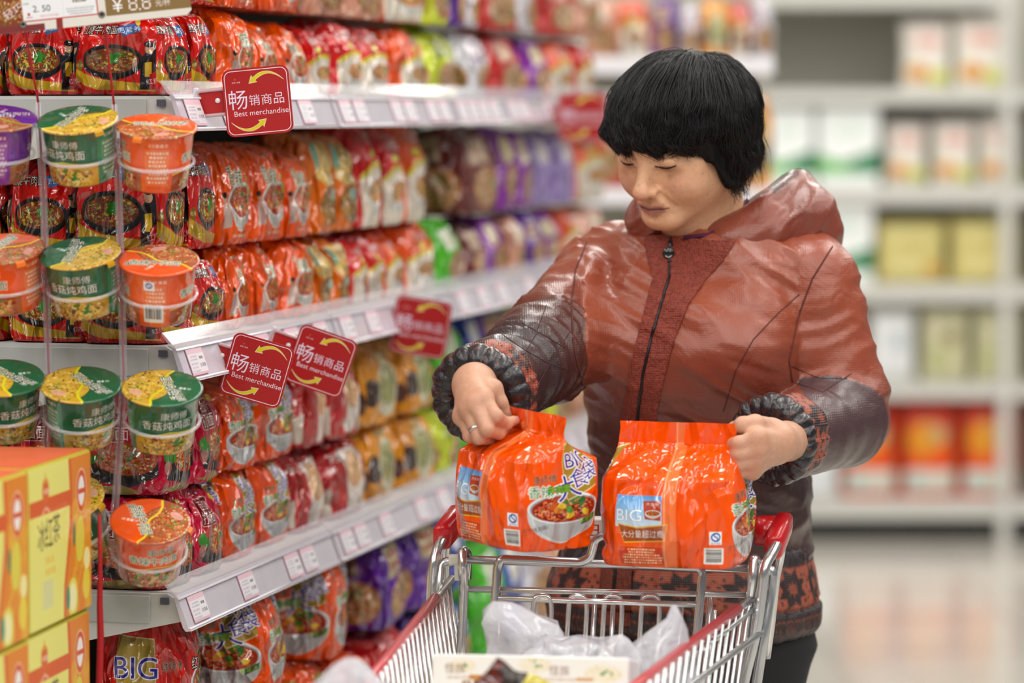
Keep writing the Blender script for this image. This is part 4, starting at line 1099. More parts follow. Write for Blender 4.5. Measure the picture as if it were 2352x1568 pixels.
FAR = {'wy': ('white and yellow food pouch', far_art('pouch_white_yellow', 'ebe6dc', fa_white_yellow), 'pouch'),
       'gr': ('white carton with green wave', far_art('carton_green', 'f4f8f8', fa_green), 'carton'),
       'ye': ('wide dull yellow pack', far_art('pack_yellow', 'd2c27a', fa_yellow), 'pouch'),
       'wh': ('white grey food bag', far_art('bag_white', 'dcdcd8', fa_white), 'pouch'),
       'ol': ('pale olive food bag with brown emblem', far_art('bag_olive', 'cfcba6', fa_olive), 'pouch'),
       'or': ('orange pouch with white base panel', far_art('pouch_orange', 'd8430c', fa_orange), 'pouch')}
_far = {}
def far_pack(kind, x0, x1, zt, zb_, y, lab, d=.1):
    w = bx(x1) - bx(x0); h = bz(zt) - bz(zb_)
    nm = 'food_carton' if kind == 'gr' else 'food_pouch'
    if kind not in _far:
        if kind == 'gr':
            q = MB(); F_ = [(0, 0)] * 4; q.box((0, 0, .5), (1, 1, 1), uv=[F_, F_, [(0, 0), (1, 0), (1, 1), (0, 1)], [(0, .9)] * 4, [(0, .9)] * 4, [(0, .9)] * 4]); me = q.mesh(nm, FAR[kind][1])
        else:   # a pillow pouch with sealed ends
            n, m_ = 12, 9; vs = []; uv = []; fs = []
            for s_ in (-1, 1):
                for j in range(m_):
                    for i in range(n):
                        u_ = i / (n - 1); v_ = j / (m_ - 1)
                        t = (min(1, math.sin(PI * u_) * 2.2) * min(1, math.sin(PI * min(1, max(.0, v_ * 1.06 - .0))) * 2.0 + (.35 if v_ < .3 else 0))) ** .6
                        vs.append(((u_ - .5) * (1 - .06 * math.sin(PI * v_)), s_ * (.5 * t + .01), v_)); uv.append((u_, v_))
            Fu = []
            for k in (0, n * m_):
                for j in range(m_ - 1):
                    for i in range(n - 1):
                        qd = (k + j * n + i, k + j * n + i + 1, k + (j + 1) * n + i + 1, k + (j + 1) * n + i)
                        qd = qd if k == 0 else qd[::-1]; fs.append(qd); Fu.append([uv[a] for a in qd])
            q = MB(); q.add(vs, fs, Fu, 0, True); me = q.mesh(nm, FAR[kind][1])
        _far[kind] = me
    o = bpy.data.objects.new(nm, _far[kind]); o.location = (bx((x0 + x1) / 2), y, bz(zb_) + .001); o.scale = (w, d, h); link(o)
    tag(o, lab, FAR[kind][2], 'food packs on the far shelving')
L = [('wy', 2072, 2186, 50, 206, 'white and yellow pouch, first of two on the highest far shelf'), ('wy', 2194, 2318, 42, 206, 'white and yellow pouch, second of two on the highest far shelf'),
     ('gr', 1752, 1868, 250, 428, 'white carton with green wave beside the red hood, on the second far shelf'), ('gr', 1880, 2018, 248, 428, 'white carton with green wave next to the yellow pouches, second far shelf'),
     ('wy', 2036, 2132, 282, 428, 'white and yellow pouch, first of three on the second far shelf'), ('wy', 2144, 2244, 278, 428, 'white and yellow pouch, middle of three on the second far shelf'), ('wy', 2252, 2350, 272, 428, 'white and yellow pouch, last of three on the second far shelf'),
     ('gr', 1870, 2006, 470, 652, 'white carton with green wave on the third far shelf beside yellow packs'), ('ye', 2016, 2180, 508, 652, 'wide dull yellow pack, first of two on the third far shelf'), ('ye', 2188, 2350, 504, 652, 'wide dull yellow pack, second of two on the third far shelf'),
     ('wh', 2000, 2112, 702, 880, 'white grey bag on the fourth far shelf beside olive bags'), ('ol', 2122, 2236, 704, 880, 'pale olive bag, first of two on the fourth far shelf'), ('ol', 2244, 2358, 704, 880, 'pale olive bag, second of two on the fourth far shelf'),
     ('or', 1942, 2072, 924, 1148, 'orange pouch nearest the sleeve on the lowest far shelf'), ('or', 2078, 2210, 922, 1148, 'orange pouch in the middle of the lowest far shelf'), ('or', 2216, 2352, 918, 1148, 'orange pouch last on the lowest far shelf at the frame edge'),
     ('wh', 1840, 1936, 1040, 1148, 'pale bag low beside the brown sleeve, lowest far shelf')]
for it in L: far_pack(it[0], it[1], it[2], it[3], it[4], YB + .08, it[5], d=.13 if it[0] == 'gr' else .10)

# ------------------------------------------------------------------ a second gondola between the aisle and the far shelving
YM = 8.3
def gx(px): return (px - 1176) * YM / F_PX
def gz(py): return at(1176, py, YM).z
g2 = empty('cross_gondola', (gx(1570), YM, 0), label='short blurred gondola behind the person with bright packs on white shelves', cat='shelf')
def g2part(name, c, d, m, par=None, bev=0):
    q = MB(); q.box(Vector(c) - Vector(g2.location), d, bev=bev); return q.build(name, m, par or g2)
xl, xr = gx(1345), gx(1775)
for z in (gz(132), gz(432), gz(760), gz(1090)):
    s_ = g2part('shelf', ((xl + xr) / 2, YM + .2, z - .014), (xr - xl, .40, .026), M_bs); g2part('shelf_front', ((xl + xr) / 2, YM - .006, z - .02), (xr - xl, .012, .044), M_edge, s_, .002)
g2part('back_panel', ((xl + xr) / 2, YM + .42, 1.02), (xr - xl, .02, 2.04), M_bp)
g2part('kick_panel', ((xl + xr) / 2, YM + .1, .12), (xr - xl - .02, .02, .24), M_bd)
for x in (xl, xr): g2part('upright', (x, YM + .4, 1.02), (.03, .03, 2.04), M_bs)
def g2pack(kind, x0, x1, py_b, h, lab, d=.12):
    w = gx(x1) - gx(x0); me, w0, d0, h0 = bag(kind, w, d, h)
    o = bpy.data.objects.new('noodle_pack', me); o.location = (gx((x0 + x1) / 2), YM + .08, gz(py_b) + .001); o.scale = (w / w0, d / d0, h / h0); o.rotation_euler = (0, 0, R(rng.uniform(-6, 6))); link(o)
    tag(o, lab, 'noodle pack', 'packs on the cross gondola')
for it in (('pale_food', 1348, 1420, 132, .135, 'salmon pack first on the top shelf of the blurred cross gondola'), ('orange_swoosh', 1422, 1494, 132, .135, 'orange and white pack second on the top shelf of the cross gondola'), ('purple', 1498, 1560, 132, .14, 'purple pack above the hair on the top shelf of the cross gondola'),
           ('silver', 1562, 1606, 132, .12, 'silvery pack between purple and amber on the cross gondola'), ('amber', 1608, 1680, 132, .135, 'amber pack above the hair on the top shelf of the cross gondola'), ('red_swoosh', 1682, 1724, 132, .13, 'red pack beside the last silvery one on the cross gondola'), ('silver', 1726, 1774, 132, .14, 'silvery pack last on the top shelf of the cross gondola'),
           ('red_plain', 1348, 1440, 432, .19, 'bright red pack on the second shelf of the cross gondola'), ('amber', 1690, 1772, 432, .22, 'amber pack beside the hair on the second shelf of the cross gondola'), ('orange_swoosh', 1348, 1440, 760, .2, 'orange and white pack on the third shelf of the cross gondola')):
    g2pack(*it)
# ------------------------------------------------------------------ shopping cart
M_chrome = mat('zinc_wire', 'e4e6e8', rough=.22, metal=.85, var=.08, scale=90)
M_chrome2 = mat('zinc_tube', 'd8dadc', rough=.2, metal=.88, var=.12, scale=60)
M_redp = mat('red_moulding', 'c2121c', rough=.3, coat=.5)
M_redrim = mat('red_sleeve', 'b83a40', rough=.35, coat=.4)
M_joint = mat('joint_plastic', 'd6d4c8', rough=.4, alpha=.95)
cart = empty('shopping_cart', at(1385, 1290, 4.46) * 1.0, -AISLE, 'zinc wire shopping cart with red corner mouldings and red rim sleeves', 'shopping cart')
cart.location.z = 0
bpy.context.view_layer.update()
K_inv = cart.matrix_world.inverted()
def cpart(name, q, m, par=None):
    q.v = [tuple(K_inv @ Vector(p)) for p in q.v]
    return q.build(name, m, par or cart)
def rod(name, pts, r, m=None, par=None, rad=.02, n=8, seg=5):
    q = MB(); q.tube(arc_path([at(*p) if len(p) == 3 and abs(p[0]) > 5 else Vector(p) for p in pts], rad, seg), r, n)
    return cpart(name, q, m or M_chrome, par)
# rear uprights, left and right
for pts, r in (([(1030, 1215, 4.50), (1013, 1240, 4.47), (997, 1280, 4.45), (990, 1357, 4.45), (986, 1568, 4.44), (980, 1900, 4.43)], .0068),
               ([(1030, 1230, 4.50), (1024, 1262, 4.51), (1022, 1331, 4.52), (1021, 1440, 4.53), (1018, 1520, 4.55)], .0062),
               ([(1045, 1287, 4.46), (1012, 1292, 4.46), (1008, 1350, 4.45), (1004, 1568, 4.45), (1000, 1900, 4.44)], .0062),
               ([(1790, 1230, 4.46), (1778, 1262, 4.43), (1756, 1299, 4.41), (1750, 1355, 4.41), (1738, 1448, 4.41), (1708, 1568, 4.41), (1650, 1850, 4.40)], .0074),
               ([(1798, 1245, 4.47), (1791, 1287, 4.48), (1783, 1320, 4.48), (1771, 1433, 4.49), (1760, 1510, 4.50)], .0058),
               ([(1745, 1305, 4.43), (1775, 1308, 4.43), (1770, 1364, 4.43), (1756, 1448, 4.42), (1738, 1568, 4.42), (1690, 1850, 4.41)], .0070)):
    rod('upright_tube', pts, r, M_chrome2, rad=.03)
# hook posts that carry the top bar
for pts in ([(1071, 1330, 4.455), (1073, 1268, 4.458), (1062, 1262, 4.44), (1062, 1300, 4.432), (1066, 1340, 4.44), (1061, 1450, 4.44), (1055, 1600, 4.44)],
            [(1742, 1345, 4.432), (1741, 1288, 4.435), (1730, 1281, 4.42), (1728, 1330, 4.412), (1724, 1366, 4.418), (1710, 1480, 4.42), (1694, 1600, 4.42)]):
    rod('hook_post', pts, .0066, M_chrome2, rad=.012)
rod('top_bar', [(1070, 1285, 4.45), (1740, 1306, 4.43)], .0056)
rod('cross_wire', [(1054, 1352, 4.445), (1736, 1366, 4.425)], .0042)
rod('cross_wire', [(1127, 1373, 4.43), (1616, 1389, 4.415)], .0040)
rod('seat_frame', [(1125, 1560, 4.42), (1131, 1470, 4.42), (1142, 1305, 4.437), (1150, 1283, 4.437), (1335, 1291, 4.432), (1356, 1280, 4.43), (1366, 1240, 4.428), (1382, 1230, 4.428), (1420, 1232, 4.428), (1436, 1245, 4.428), (1446, 1285, 4.428), (1465, 1297, 4.426), (1606, 1303, 4.42), (1614, 1318, 4.42), (1603, 1430, 4.41), (1590, 1568, 4.40), (1575, 1700, 4.4)], .0060, M_chrome2, rad=.016)
for x in (1246, 1327, 1408, 1494):
    dx = 21
    rod('seat_loop', [(x - dx - 12, 1600, 4.41), (x - dx, 1400, 4.424), (x - dx + 3, 1367, 4.425), (x + dx - 3, 1369, 4.425), (x + dx, 1400, 4.424), (x + dx - 12, 1600, 4.41)], .0034, rad=.013, seg=8)
for x, y0, xb in ((1148, 1352, 1140), (1368, 1352, 1352), (1410, 1353, 1397), (1566, 1385, 1548), (1632, 1362, 1612), (1640, 1400, 1620)):
    rod('rear_wire', [(x, y0, 4.447), (xb, 1640, 4.44)], .0034 if x < 1600 else .0042)
# side rims, their red sleeves, side wires
def side(rim, sleeve, low, wires, out):
    P = [at(*p) for p in rim]
    q = MB(); q.tube(P, .0054, 8); r_ = cpart('rim_wire', q, M_chrome2)
    S = [at(*p) for p in sleeve]
    q = MB(); q.tube(S, .0076, 10); cpart('rim_sleeve', q, M_redrim, r_)
    q = MB(); q.tube([p + Vector((out * .003, .0, -.013)) for p in P], .0038, 8); cpart('rim_wire', q, M_chrome)
    q = MB(); q.tube([at(*p) for p in low], .0044, 8); cpart('side_wire', q, M_chrome)
    q = MB(); q.tube([p + Vector((-out * .035, .0, -.19)) for p in P], .0044, 8); cpart('side_wire', q, M_chrome)
    a, b = P[0], P[-1]
    for k in range(wires):
        t = (k + .6) / wires
        p = a.lerp(b, t); e = p + Vector((-out * .05, -.012, -.36))
        q = MB(); q.tube([p + Vector((0, 0, -.004)), p.lerp(e, .5) + Vector((out * .002, 0, 0)), e], .0028, 6); cpart('wire', q, M_chrome)
    return a, b
la, lb = side([(1038, 1328, 4.47), (1000, 1375, 4.38), (870, 1540, 4.06), (690, 1770, 3.62)], [(1000, 1374, 4.38), (870, 1539, 4.06), (690, 1769, 3.62)], [(1034, 1423, 4.46), (947, 1512, 4.27), (760, 1720, 3.8)], 34, -1)
ra, rb = side([(1742, 1362, 4.45), (1695, 1399, 4.36), (1470, 1569, 3.98), (1290, 1710, 3.62)], [(1694, 1398, 4.36), (1470, 1568, 3.98), (1290, 1709, 3.62)], [(1756, 1446, 4.43), (1592, 1568, 4.15), (1380, 1730, 3.75)], 26, 1)
# basket front and floor, under-frame and wheels
D = Vector((0, 0, -.36))
for k in range(9):
    t = (k + .5) / 9
    p = lb.lerp(rb, t); q = MB(); q.tube([p, p + Vector((0, .03, -.30))], .003, 6); cpart('front_wire', q, M_chrome)
q = MB(); q.tube([lb, rb], .0054, 8); cpart('rim_wire', q, M_chrome2)
for k in range(8):
    t = (k + .5) / 8
    a = (la + Vector((.05, 0, -.36))).lerp(ra + Vector((-.05, 0, -.36)), t); b = (lb + Vector((.04, .03, -.31))).lerp(rb + Vector((-.04, .03, -.31)), t)
    q = MB(); q.tube([a, b], .003, 6); cpart('floor_wire', q, M_chrome)
def cloc(x, y, z): return cart.matrix_world @ Vector((x, y, z))
for sx in (-1, 1):
    q = MB(); q.tube(arc_path([cloc(sx * .23, .0, .60), cloc(sx * .22, .02, .16), cloc(sx * .20, -.72, .14)], .05), .009, 8); cpart('chassis_tube', q, M_chrome2)
    for y in (.0, -.70):
        q = MB(); c = cloc(sx * .215, y, .0625); ax = (cart.matrix_world.to_3x3() @ Vector((1, 0, 0)))
        q.tube([c - ax * .014, c - ax * .012, c + ax * .012, c + ax * .014], [.056, .0615, .0615, .056], 20); wh = cpart('wheel', q, mat('wheel_rubber', '2c2c2e', rough=.6))
        q = MB(); q.tube([c - ax * .017, c + ax * .017], .02, 12); cpart('wheel_hub', q, M_joint, wh)
        q = MB(); q.box(c + Vector((0, 0, .04)), (.04, .03, .07), bev=.004); cpart('castor_fork', q, M_chrome2)
# handle, its red end mouldings
q = MB(); q.tube([at(1040, 1205, 4.52), at(1790, 1219, 4.50)], .0125, 16); hd = cpart('handle', q, mat('handle_grey', '9a9aa0', rough=.3, coat=.4))
q = MB(); q.box((at(1300, 1210, 4.51) + at(1480, 1214, 4.505)) / 2, (.15, .03, .03), bev=.006); hl = cpart('handle_plate', q, mat('handle_plate', 'e2ded8', rough=.35), hd)
A = Art(300, 60, 'e2ded8'); A.text('日', 116, 34, 40, 'b01820', bold=.03)
q = MB(); q.box((at(1300, 1210, 4.51) + at(1480, 1214, 4.505)) / 2 + Vector((0, -.0156, 0)), (.142, .0008, .024), uv=[[(0, 0)] * 4, [(0, 0)] * 4, [(0, 0), (1, 0), (1, 1), (0, 1)]] + [[(0, 0)] * 4] * 3); cpart('plate_print', q, print_mat('handle_plate_card', A.image('handle_plate_print'), rough=.35, bump=0), hd)
def moulding(pts_top, pts_low, w, inward):
    q = MB()
    a = at(*pts_top); b = at(*pts_low)
    d = (b - a).normalized(); side_ = Vector((1, 0, 0)); nn = d.cross(side_).normalized()
    prof = []
    for k in range(12):
        t = 2 * PI * k / 12; prof.append(side_ * (w / 2 * (abs(math.cos(t)) ** .6) * (1 if math.cos(t) > 0 else -1)) + nn * (.019 * (abs(math.sin(t)) ** .6) * (1 if math.sin(t) > 0 else -1)))
    m = a.lerp(b, .5)
    vs = []
    for c, k in ((a - d * .004, .72), (a, 1.0), (m, 1.04), (b, .98), (b + d * .004, .8)):
        vs += [c + p * k for p in prof]
    fs = []
    for i in range(4):
        for k in range(12): fs.append((i * 12 + k, i * 12 + (k + 1) % 12, (i + 1) * 12 + (k + 1) % 12, (i + 1) * 12 + k))
    fs += [tuple(range(12))[::-1], tuple(48 + k for k in range(12))]
    q.add(vs, fs, None, 0, True)
    o = cpart('corner_moulding', q, M_redp)
    q = MB(); c = a.lerp(b, .30) + Vector((0, .008, 0)); q.tube([c, c + Vector((inward * .022, 0, 0)), c + Vector((inward * .034, 0, 0))], [.0205, .0205, .019], 16); cpart('handle_socket', q, M_redp, o)
    # flange that drops over the rear tube
    q = MB(); f0 = b + Vector((-inward * .006, .018, .01)); q.prism([(-.003, 0, 0), (.003, 0, 0), (.003, -.012, .0), (-.003, -.012, .0)], f0 + Vector((0, 0, .004)), f0 + Vector((inward * .002, .002, -.026))); cpart('moulding_flange', q, M_redp, o)
moulding((1051, 1187, 4.53), (1016, 1234, 4.475), .026, 1)
moulding((1799, 1204, 4.50), (1777, 1258, 4.445), .026, -1)
for x0, x1, y, Y in ((1030, 1058, 1284, 4.452), (1738, 1768, 1308, 4.428)):
    a, b = at(x0, y, Y), at(x1, y + 2, Y)
    q = MB(); q.box((a + b) / 2, ((b - a).length, .016, .014), bev=.003); j = cpart('joint_block', q, M_joint)
    q = MB(); c = (b if x0 < 1200 else a); q.prism([(-.008, -.007, 0), (.008, -.007, 0), (.008, .007, 0), (-.008, .007, 0)], c + Vector((0, 0, .004)), c + Vector((0, 0, -.026))); cpart('joint_wedge', q, M_joint, j)

# ------------------------------------------------------------------ what lies in the cart
A = Art(800, 560, 'f2efe9')
for (x, y, s_) in ((120, 40, 60), (420, 30, 70), (700, 60, 80), (90, 300, 60), (640, 330, 120), (520, 240, 80)):
    A.food(x, y, s_, s_ * .45, int(x), base='f0e8d4', noodle='eadba8', bits=('ead8a0', 'e6d094', 'f4eede', 'dcc890'), n=40)
for x in (90, 520): A.text('怪族', x, 50, 40, '8a6a5a', bold=.03); A.rows(x - 60, x + 120, 76, 96, 1, 'c8b0a0', int(x))
A.rect(150, 74, 240, 94, 'c8883c'); A.rect(590, 76, 660, 90, 'd8a878')
A.text('吧', 180, 150, 110, 'a06024', bold=.05)
for k in range(6): A.line([(262 + 24 * k, 84), (246 + 24 * k, 240)], 11, 'b87a3a')
M_wb = print_mat('biscuit_carton_card', A.image('biscuit_carton_print'), rough=.4, bump=0, coat=.2)
M_wb2 = mat('biscuit_carton_side', 'e2e2e4', rough=.4, var=.04, scale=20)
bw, bh, bd = .236, .17, .12
tl = at(984, 1500, 4.02)
wb = empty('biscuit_carton', tl + Vector((bw / 2 * math.cos(R(8)), -bw / 2 * math.sin(R(8)), -bh)), R(-8), 'white carton with brown lettering in the cart', 'carton')
wb.rotation_euler.x = R(-11); wb.location.y -= bh * math.sin(R(11)); wb.location.z += bh * (1 - math.cos(R(11)))
q = MB(); q.box((0, bd / 2, bh / 2), (bw, bd, bh), bev=.003); q.build('carton_body', M_wb2, wb)
q = MB(); F_ = [(0, 0)] * 4; q.box((0, -.0006, bh / 2), (bw - .004, .0014, bh - .004), uv=[F_, F_, [(0, 0), (1, 0), (1, 1), (0, 1)], F_, F_, F_]); q.build('printed_face', M_wb, wb)
A = Art(400, 600, '5a1416')
A.rect(0, 0, 70, 600, '2a1c14'); A.rect(70, 0, 230, 600, 'bcae1c'); A.ell(150, 150, 56, 44, 'c8342a'); A.ell(150, 150, 48, 36, 'b01c1c'); A.rows(110, 190, 130, 170, 1, 'e8b0a0', 3)
A.ell(330, 200, 40, 60, 'a07a6a', .6)
M_cp = print_mat('coffee_packet_film', A.image('coffee_packet_print'), rough=.25, bump=.3, scale=9, coat=.4)
pm, _ = bag_mesh('snack_packet', .13, .022, .2, M_cp, split=(0, .46, .5, .96, 1.0), seed=77, nu=60, nv=24, rnd=3, crease=.002)
pk = bpy.data.objects.new('snack_packet', pm); link(pk)
pk.rotation_euler = (R(-8), R(25), R(-4))
Rm = Euler(pk.rotation_euler).to_matrix(); pk.location = at(1124, 1512, 3.86) - Rm @ Vector((-.058, 0, .214))
tag(pk, 'dark packet with lime stripe and red oval leaning on the white carton', 'packet')
M_film = mat('bag_film', 'd6d5de', rough=.22, alpha=.62, bump=1.0, scale=70, coat=.6)
def film_bag(name, lab, c, prof, lobes, seed, sq=(1, .6)):
    """a thin, crumpled carrier bag: profile of (z, radius) with folds, lobes = [(angle, amount)]"""
    n = 56; vs = []; fs = []; m_ = len(prof)
    for i, (z, r_) in enumerate(prof):
        for k in range(n):
            a = 2 * PI * k / n
            vs.append((r_ * math.cos(a) * sq[0], r_ * math.sin(a) * sq[1], z))
    P = np.array(vs); q_ = P * 26 + seed
    rr = 1 + .30 * vnoise(q_, seed) + .30 * ridge(P * np.array([38, 38, 14]) + seed, seed + 1) + .22 * ridge(P * 70 + seed, seed + 4)
    P[:, :2] *= rr[:, None]; P[:, 2] += .008 * vnoise(P * 40, seed + 2)
    for (ax, az, s_) in lobes:
        d = np.exp(-((P[:, 2] - az) / s_) ** 2); P[:, 0] += ax * d
    for i in range(m_ - 1):
        for k in range(n): fs.append((i * n + k, i * n + (k + 1) % n, (i + 1) * n + (k + 1) % n, (i + 1) * n + k))
    o = np_mesh(name, P, np.array(fs), M_film); o.location = c
    return tag(o, lab, 'plastic bag', 'white film bags in the cart')
film_bag('plastic_bag', 'white film bag standing crumpled behind the carton under the seat loops', at(1192, 1500, 4.24), [(-.10, .05), (-.05, .055), (-.02, .045), (.0, .040), (.02, .041), (.038, .038), (.052, .028), (.062, .016), (.066, .003)], [(.012, .01, .03), (-.014, .06, .02)], 3)
film_bag('plastic_bag', 'white film bag with two upright ears beside the right red rim', at(1505, 1520, 4.16), [(-.12, .05), (-.06, .048), (-.02, .042), (.005, .036), (.02, .030), (.04, .022), (.055, .013), (.066, .004)], [(.026, .06, .03), (-.004, .0, .03)], 8)
film_bag('plastic_bag', 'white film bag ear pointing up beside the two-eared bag', at(1452, 1530, 4.15), [(-.08, .03), (-.03, .026), (.0, .02), (.02, .013), (.034, .007), (.040, .001)], [(-.012, .034, .02)], 12)
film_bag('plastic_bag', 'white film bag poking over the rim at the frame bottom', at(812, 1582, 3.80), [(-.08, .05), (-.03, .046), (.0, .042), (.012, .034), (.022, .022), (.03, .006)], [], 21, (1, .7))
q_m, _ = bag_mesh('wrapped_tray', .13, .10, .05, mat('cling_film', 'dfe0e8', rough=.1, alpha=.55, coat=1, bump=.9, scale=30), seed=5, nu=50, nv=12, crease=.008)
o = bpy.data.objects.new('wrapped_tray', q_m); o.location = at(1310, 1520, 4.2) + Vector((0, 0, -.035)); link(o); tag(o, 'tray in crinkled clear film lying between the two film bags', 'tray')

# ------------------------------------------------------------------ the two packs in her hands
HW, HD = .156, .13
hs = HW / (2 * (HW + HD)); HSPLIT = (0, hs, .5, .5 + hs, 1.0)
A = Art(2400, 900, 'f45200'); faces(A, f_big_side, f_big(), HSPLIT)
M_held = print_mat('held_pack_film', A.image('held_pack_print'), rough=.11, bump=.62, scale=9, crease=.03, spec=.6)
def held(lab, base, rz, seed, lean, h, sho, flap, fc, tilt=(0, 0), big=1.0, ft=.1):
    me, V = bag_mesh('noodle_pack', HW * big, HD * big, h, M_held, split=HSPLIT, flap=flap, seed=seed, nu=220, nv=60, rnd=5.5, bulge=.006, crease=.0042, shoulder=sho, lean=lean, flap_curve=fc, ft=ft)
    o = bpy.data.objects.new('noodle_pack', me); o.location = base; o.rotation_euler = (R(tilt[0]), R(tilt[1]), R(rz)); link(o)
    tag(o, lab, 'noodle pack', 'big noodle packs in her hands')
    return o
pack_l = held('orange big noodle pack held by its pinched corner, bowl side to the viewer', at(1203, 1242, 4.37), -52, 31, .0, .114, .030, .026, .004, (0, 3), 1.03, .08)
pack_r = held('orange big noodle pack gripped at the flap, seam side to the viewer', at(1557, 1288, 4.385), -15, 47, .0, .112, .040, .028, .003, (0, 0), 1.14, .12)
# ------------------------------------------------------------------ implicit bodies -> continuous surfaces
def smin(a, b, k):
    h = np.clip(.5 + .5 * (b - a) / k, 0, 1)
    return b + (a - b) * h - k * h * (1 - h)
def smax(a, b, k): return -smin(-a, -b, k)
def v3(p): return np.array(p, np.float64)
def s_ell(p, c, r, M=None):
    q = p - v3(c)
    if M is not None: q = q @ M
    q = q / v3(r); k0 = np.sqrt((q * q).sum(1)) + 1e-9; k1 = np.sqrt(((q / v3(r)) ** 2).sum(1)) + 1e-9
    return k0 * (k0 - 1) / k1
def s_sph(p, c, r):
    return np.sqrt(((p - v3(c)) ** 2).sum(1)) - r
def s_cap(p, a, b, ra, rb=None):
    a = v3(a); b = v3(b); rb = ra if rb is None else rb
    d = b - a; t = np.clip(((p - a) @ d) / (d @ d + 1e-12), 0, 1)
    return np.sqrt(((p - a - t[:, None] * d) ** 2).sum(1)) - (ra + (rb - ra) * t)
def s_tor(p, c, ax, R_, r_):
    q = p - v3(c); ax = v3(ax) / np.linalg.norm(ax); h = q @ ax
    rad = np.sqrt(np.maximum((q * q).sum(1) - h * h, 0))
    return np.sqrt((rad - R_) ** 2 + h * h) - r_
def sdf_mesh(fn, lo, hi, h, band=1.9, refine=1):
    lo = v3(lo); hi = v3(hi); k = 4
    n = (np.ceil((hi - lo) / (h * k)).astype(int)) * k + 1
    ax = [lo[i] + h * np.arange(n[i]) for i in range(3)]
    cz = [a[::k] for a in ax]
    g = np.stack(np.meshgrid(*cz, indexing='ij'), -1).reshape(-1, 3)
    dc = fn(g).reshape([len(c) for c in cz])
    act = np.abs(dc) < h * k * band
    blk = np.zeros([len(c) - 1 for c in cz], bool)
    for i in (0, 1):
        for j in (0, 1):
            for l in (0, 1):
                blk |= act[i:i + blk.shape[0], j:j + blk.shape[1], l:l + blk.shape[2]]
    D = np.repeat(np.repeat(np.repeat(dc[:-1, :-1, :-1], k, 0), k, 1), k, 2)
    D = np.pad(D, ((0, 1),) * 3, mode='edge')
    m = np.repeat(np.repeat(np.repeat(blk, k, 0), k, 1), k, 2)
    mm = np.zeros(D.shape, bool)
    mm[:-1, :-1, :-1] |= m; mm[1:, :-1, :-1] |= m; mm[:-1, 1:, :-1] |= m; mm[:-1, :-1, 1:] |= m; mm[1:, 1:, :-1] |= m; mm[1:, :-1, 1:] |= m; mm[:-1, 1:, 1:] |= m; mm[1:, 1:, 1:] |= m
    ii = np.argwhere(mm); P = lo + ii * h
    D[mm] = np.concatenate([fn(c) for c in np.array_split(P, max(1, len(P) // 200000))])
    S = D < 0
    cn = [S[i:S.shape[0] - 1 + i, j:S.shape[1] - 1 + j, l:S.shape[2] - 1 + l] for i in (0, 1) for j in (0, 1) for l in (0, 1)]
    tot = np.sum(cn, 0); ac = (tot > 0) & (tot < 8)
    c = np.argwhere(ac); vid = np.full(ac.shape, -1, np.int64); vid[ac] = np.arange(len(c))
    dv = {o: D[c[:, 0] + o[0], c[:, 1] + o[1], c[:, 2] + o[2]] for o in [(i, j, l) for i in (0, 1) for j in (0, 1) for l in (0, 1)]}
    acc = np.zeros((len(c), 3)); cnt = np.zeros(len(c))
    for o in dv:
        for a in range(3):
            if o[a] == 0:
                o2 = tuple(1 if q == a else o[q] for q in range(3))
                d0, d1 = dv[o], dv[o2]; x = (d0 < 0) != (d1 < 0)
                t = np.where(x, d0 / np.where(x, d0 - d1, 1), 0)
                e = np.array(o, float)[None, :].repeat(len(c), 0); e[:, a] = t
                acc += e * x[:, None]; cnt += x
    V = lo + (c + acc / cnt[:, None]) * h
    F = []
    for a in range(3):
        b, d = (a + 1) % 3, (a + 2) % 3
        s0 = [slice(None)] * 3; s1 = [slice(None)] * 3; s0[a] = slice(None, -1); s1[a] = slice(1, None)
        A_, B_ = S[tuple(s0)], S[tuple(s1)]
        e = np.argwhere(A_ != B_)
        e = e[(e[:, b] > 0) & (e[:, d] > 0) & (e[:, b] < S.shape[b] - 1) & (e[:, d] < S.shape[d] - 1)]
        ins = A_[e[:, 0], e[:, 1], e[:, 2]]
        q = []
        for ob, od in ((-1, -1), (0, -1), (0, 0), (-1, 0)):
            w = e.copy(); w[:, b] += ob; w[:, d] += od; q.append(vid[w[:, 0], w[:, 1], w[:, 2]])
        q = np.stack(q, 1); q[~ins] = q[~ins][:, ::-1]; F.append(q)
    F = np.concatenate(F); F = F[(F >= 0).all(1)]
    for _ in range(refine):
        e = h * .5; d0 = fn(V)
        G = np.stack([fn(V + np.eye(3)[i] * e) - fn(V - np.eye(3)[i] * e) for i in range(3)], 1) / (2 * e)
        L = (G * G).sum(1) + 1e-9
        V = V - np.clip(d0 / L, -h, h)[:, None] * G * .9
    return V, F
def v_normals(V, F):
    n = np.cross(V[F[:, 2]] - V[F[:, 0]], V[F[:, 3]] - V[F[:, 1]]); N_ = np.zeros_like(V)
    for i in range(4): np.add.at(N_, F[:, i], n)
    return N_ / (np.linalg.norm(N_, axis=1)[:, None] + 1e-12)
def sst(a, b, x):
    t = np.clip((x - a) / (b - a), 0, 1); return t * t * (3 - 2 * t)
def mixc(a, b, t): return a * (1 - t[:, None]) + b * t[:, None]
def LC(h): return np.array(lin(h), np.float64)

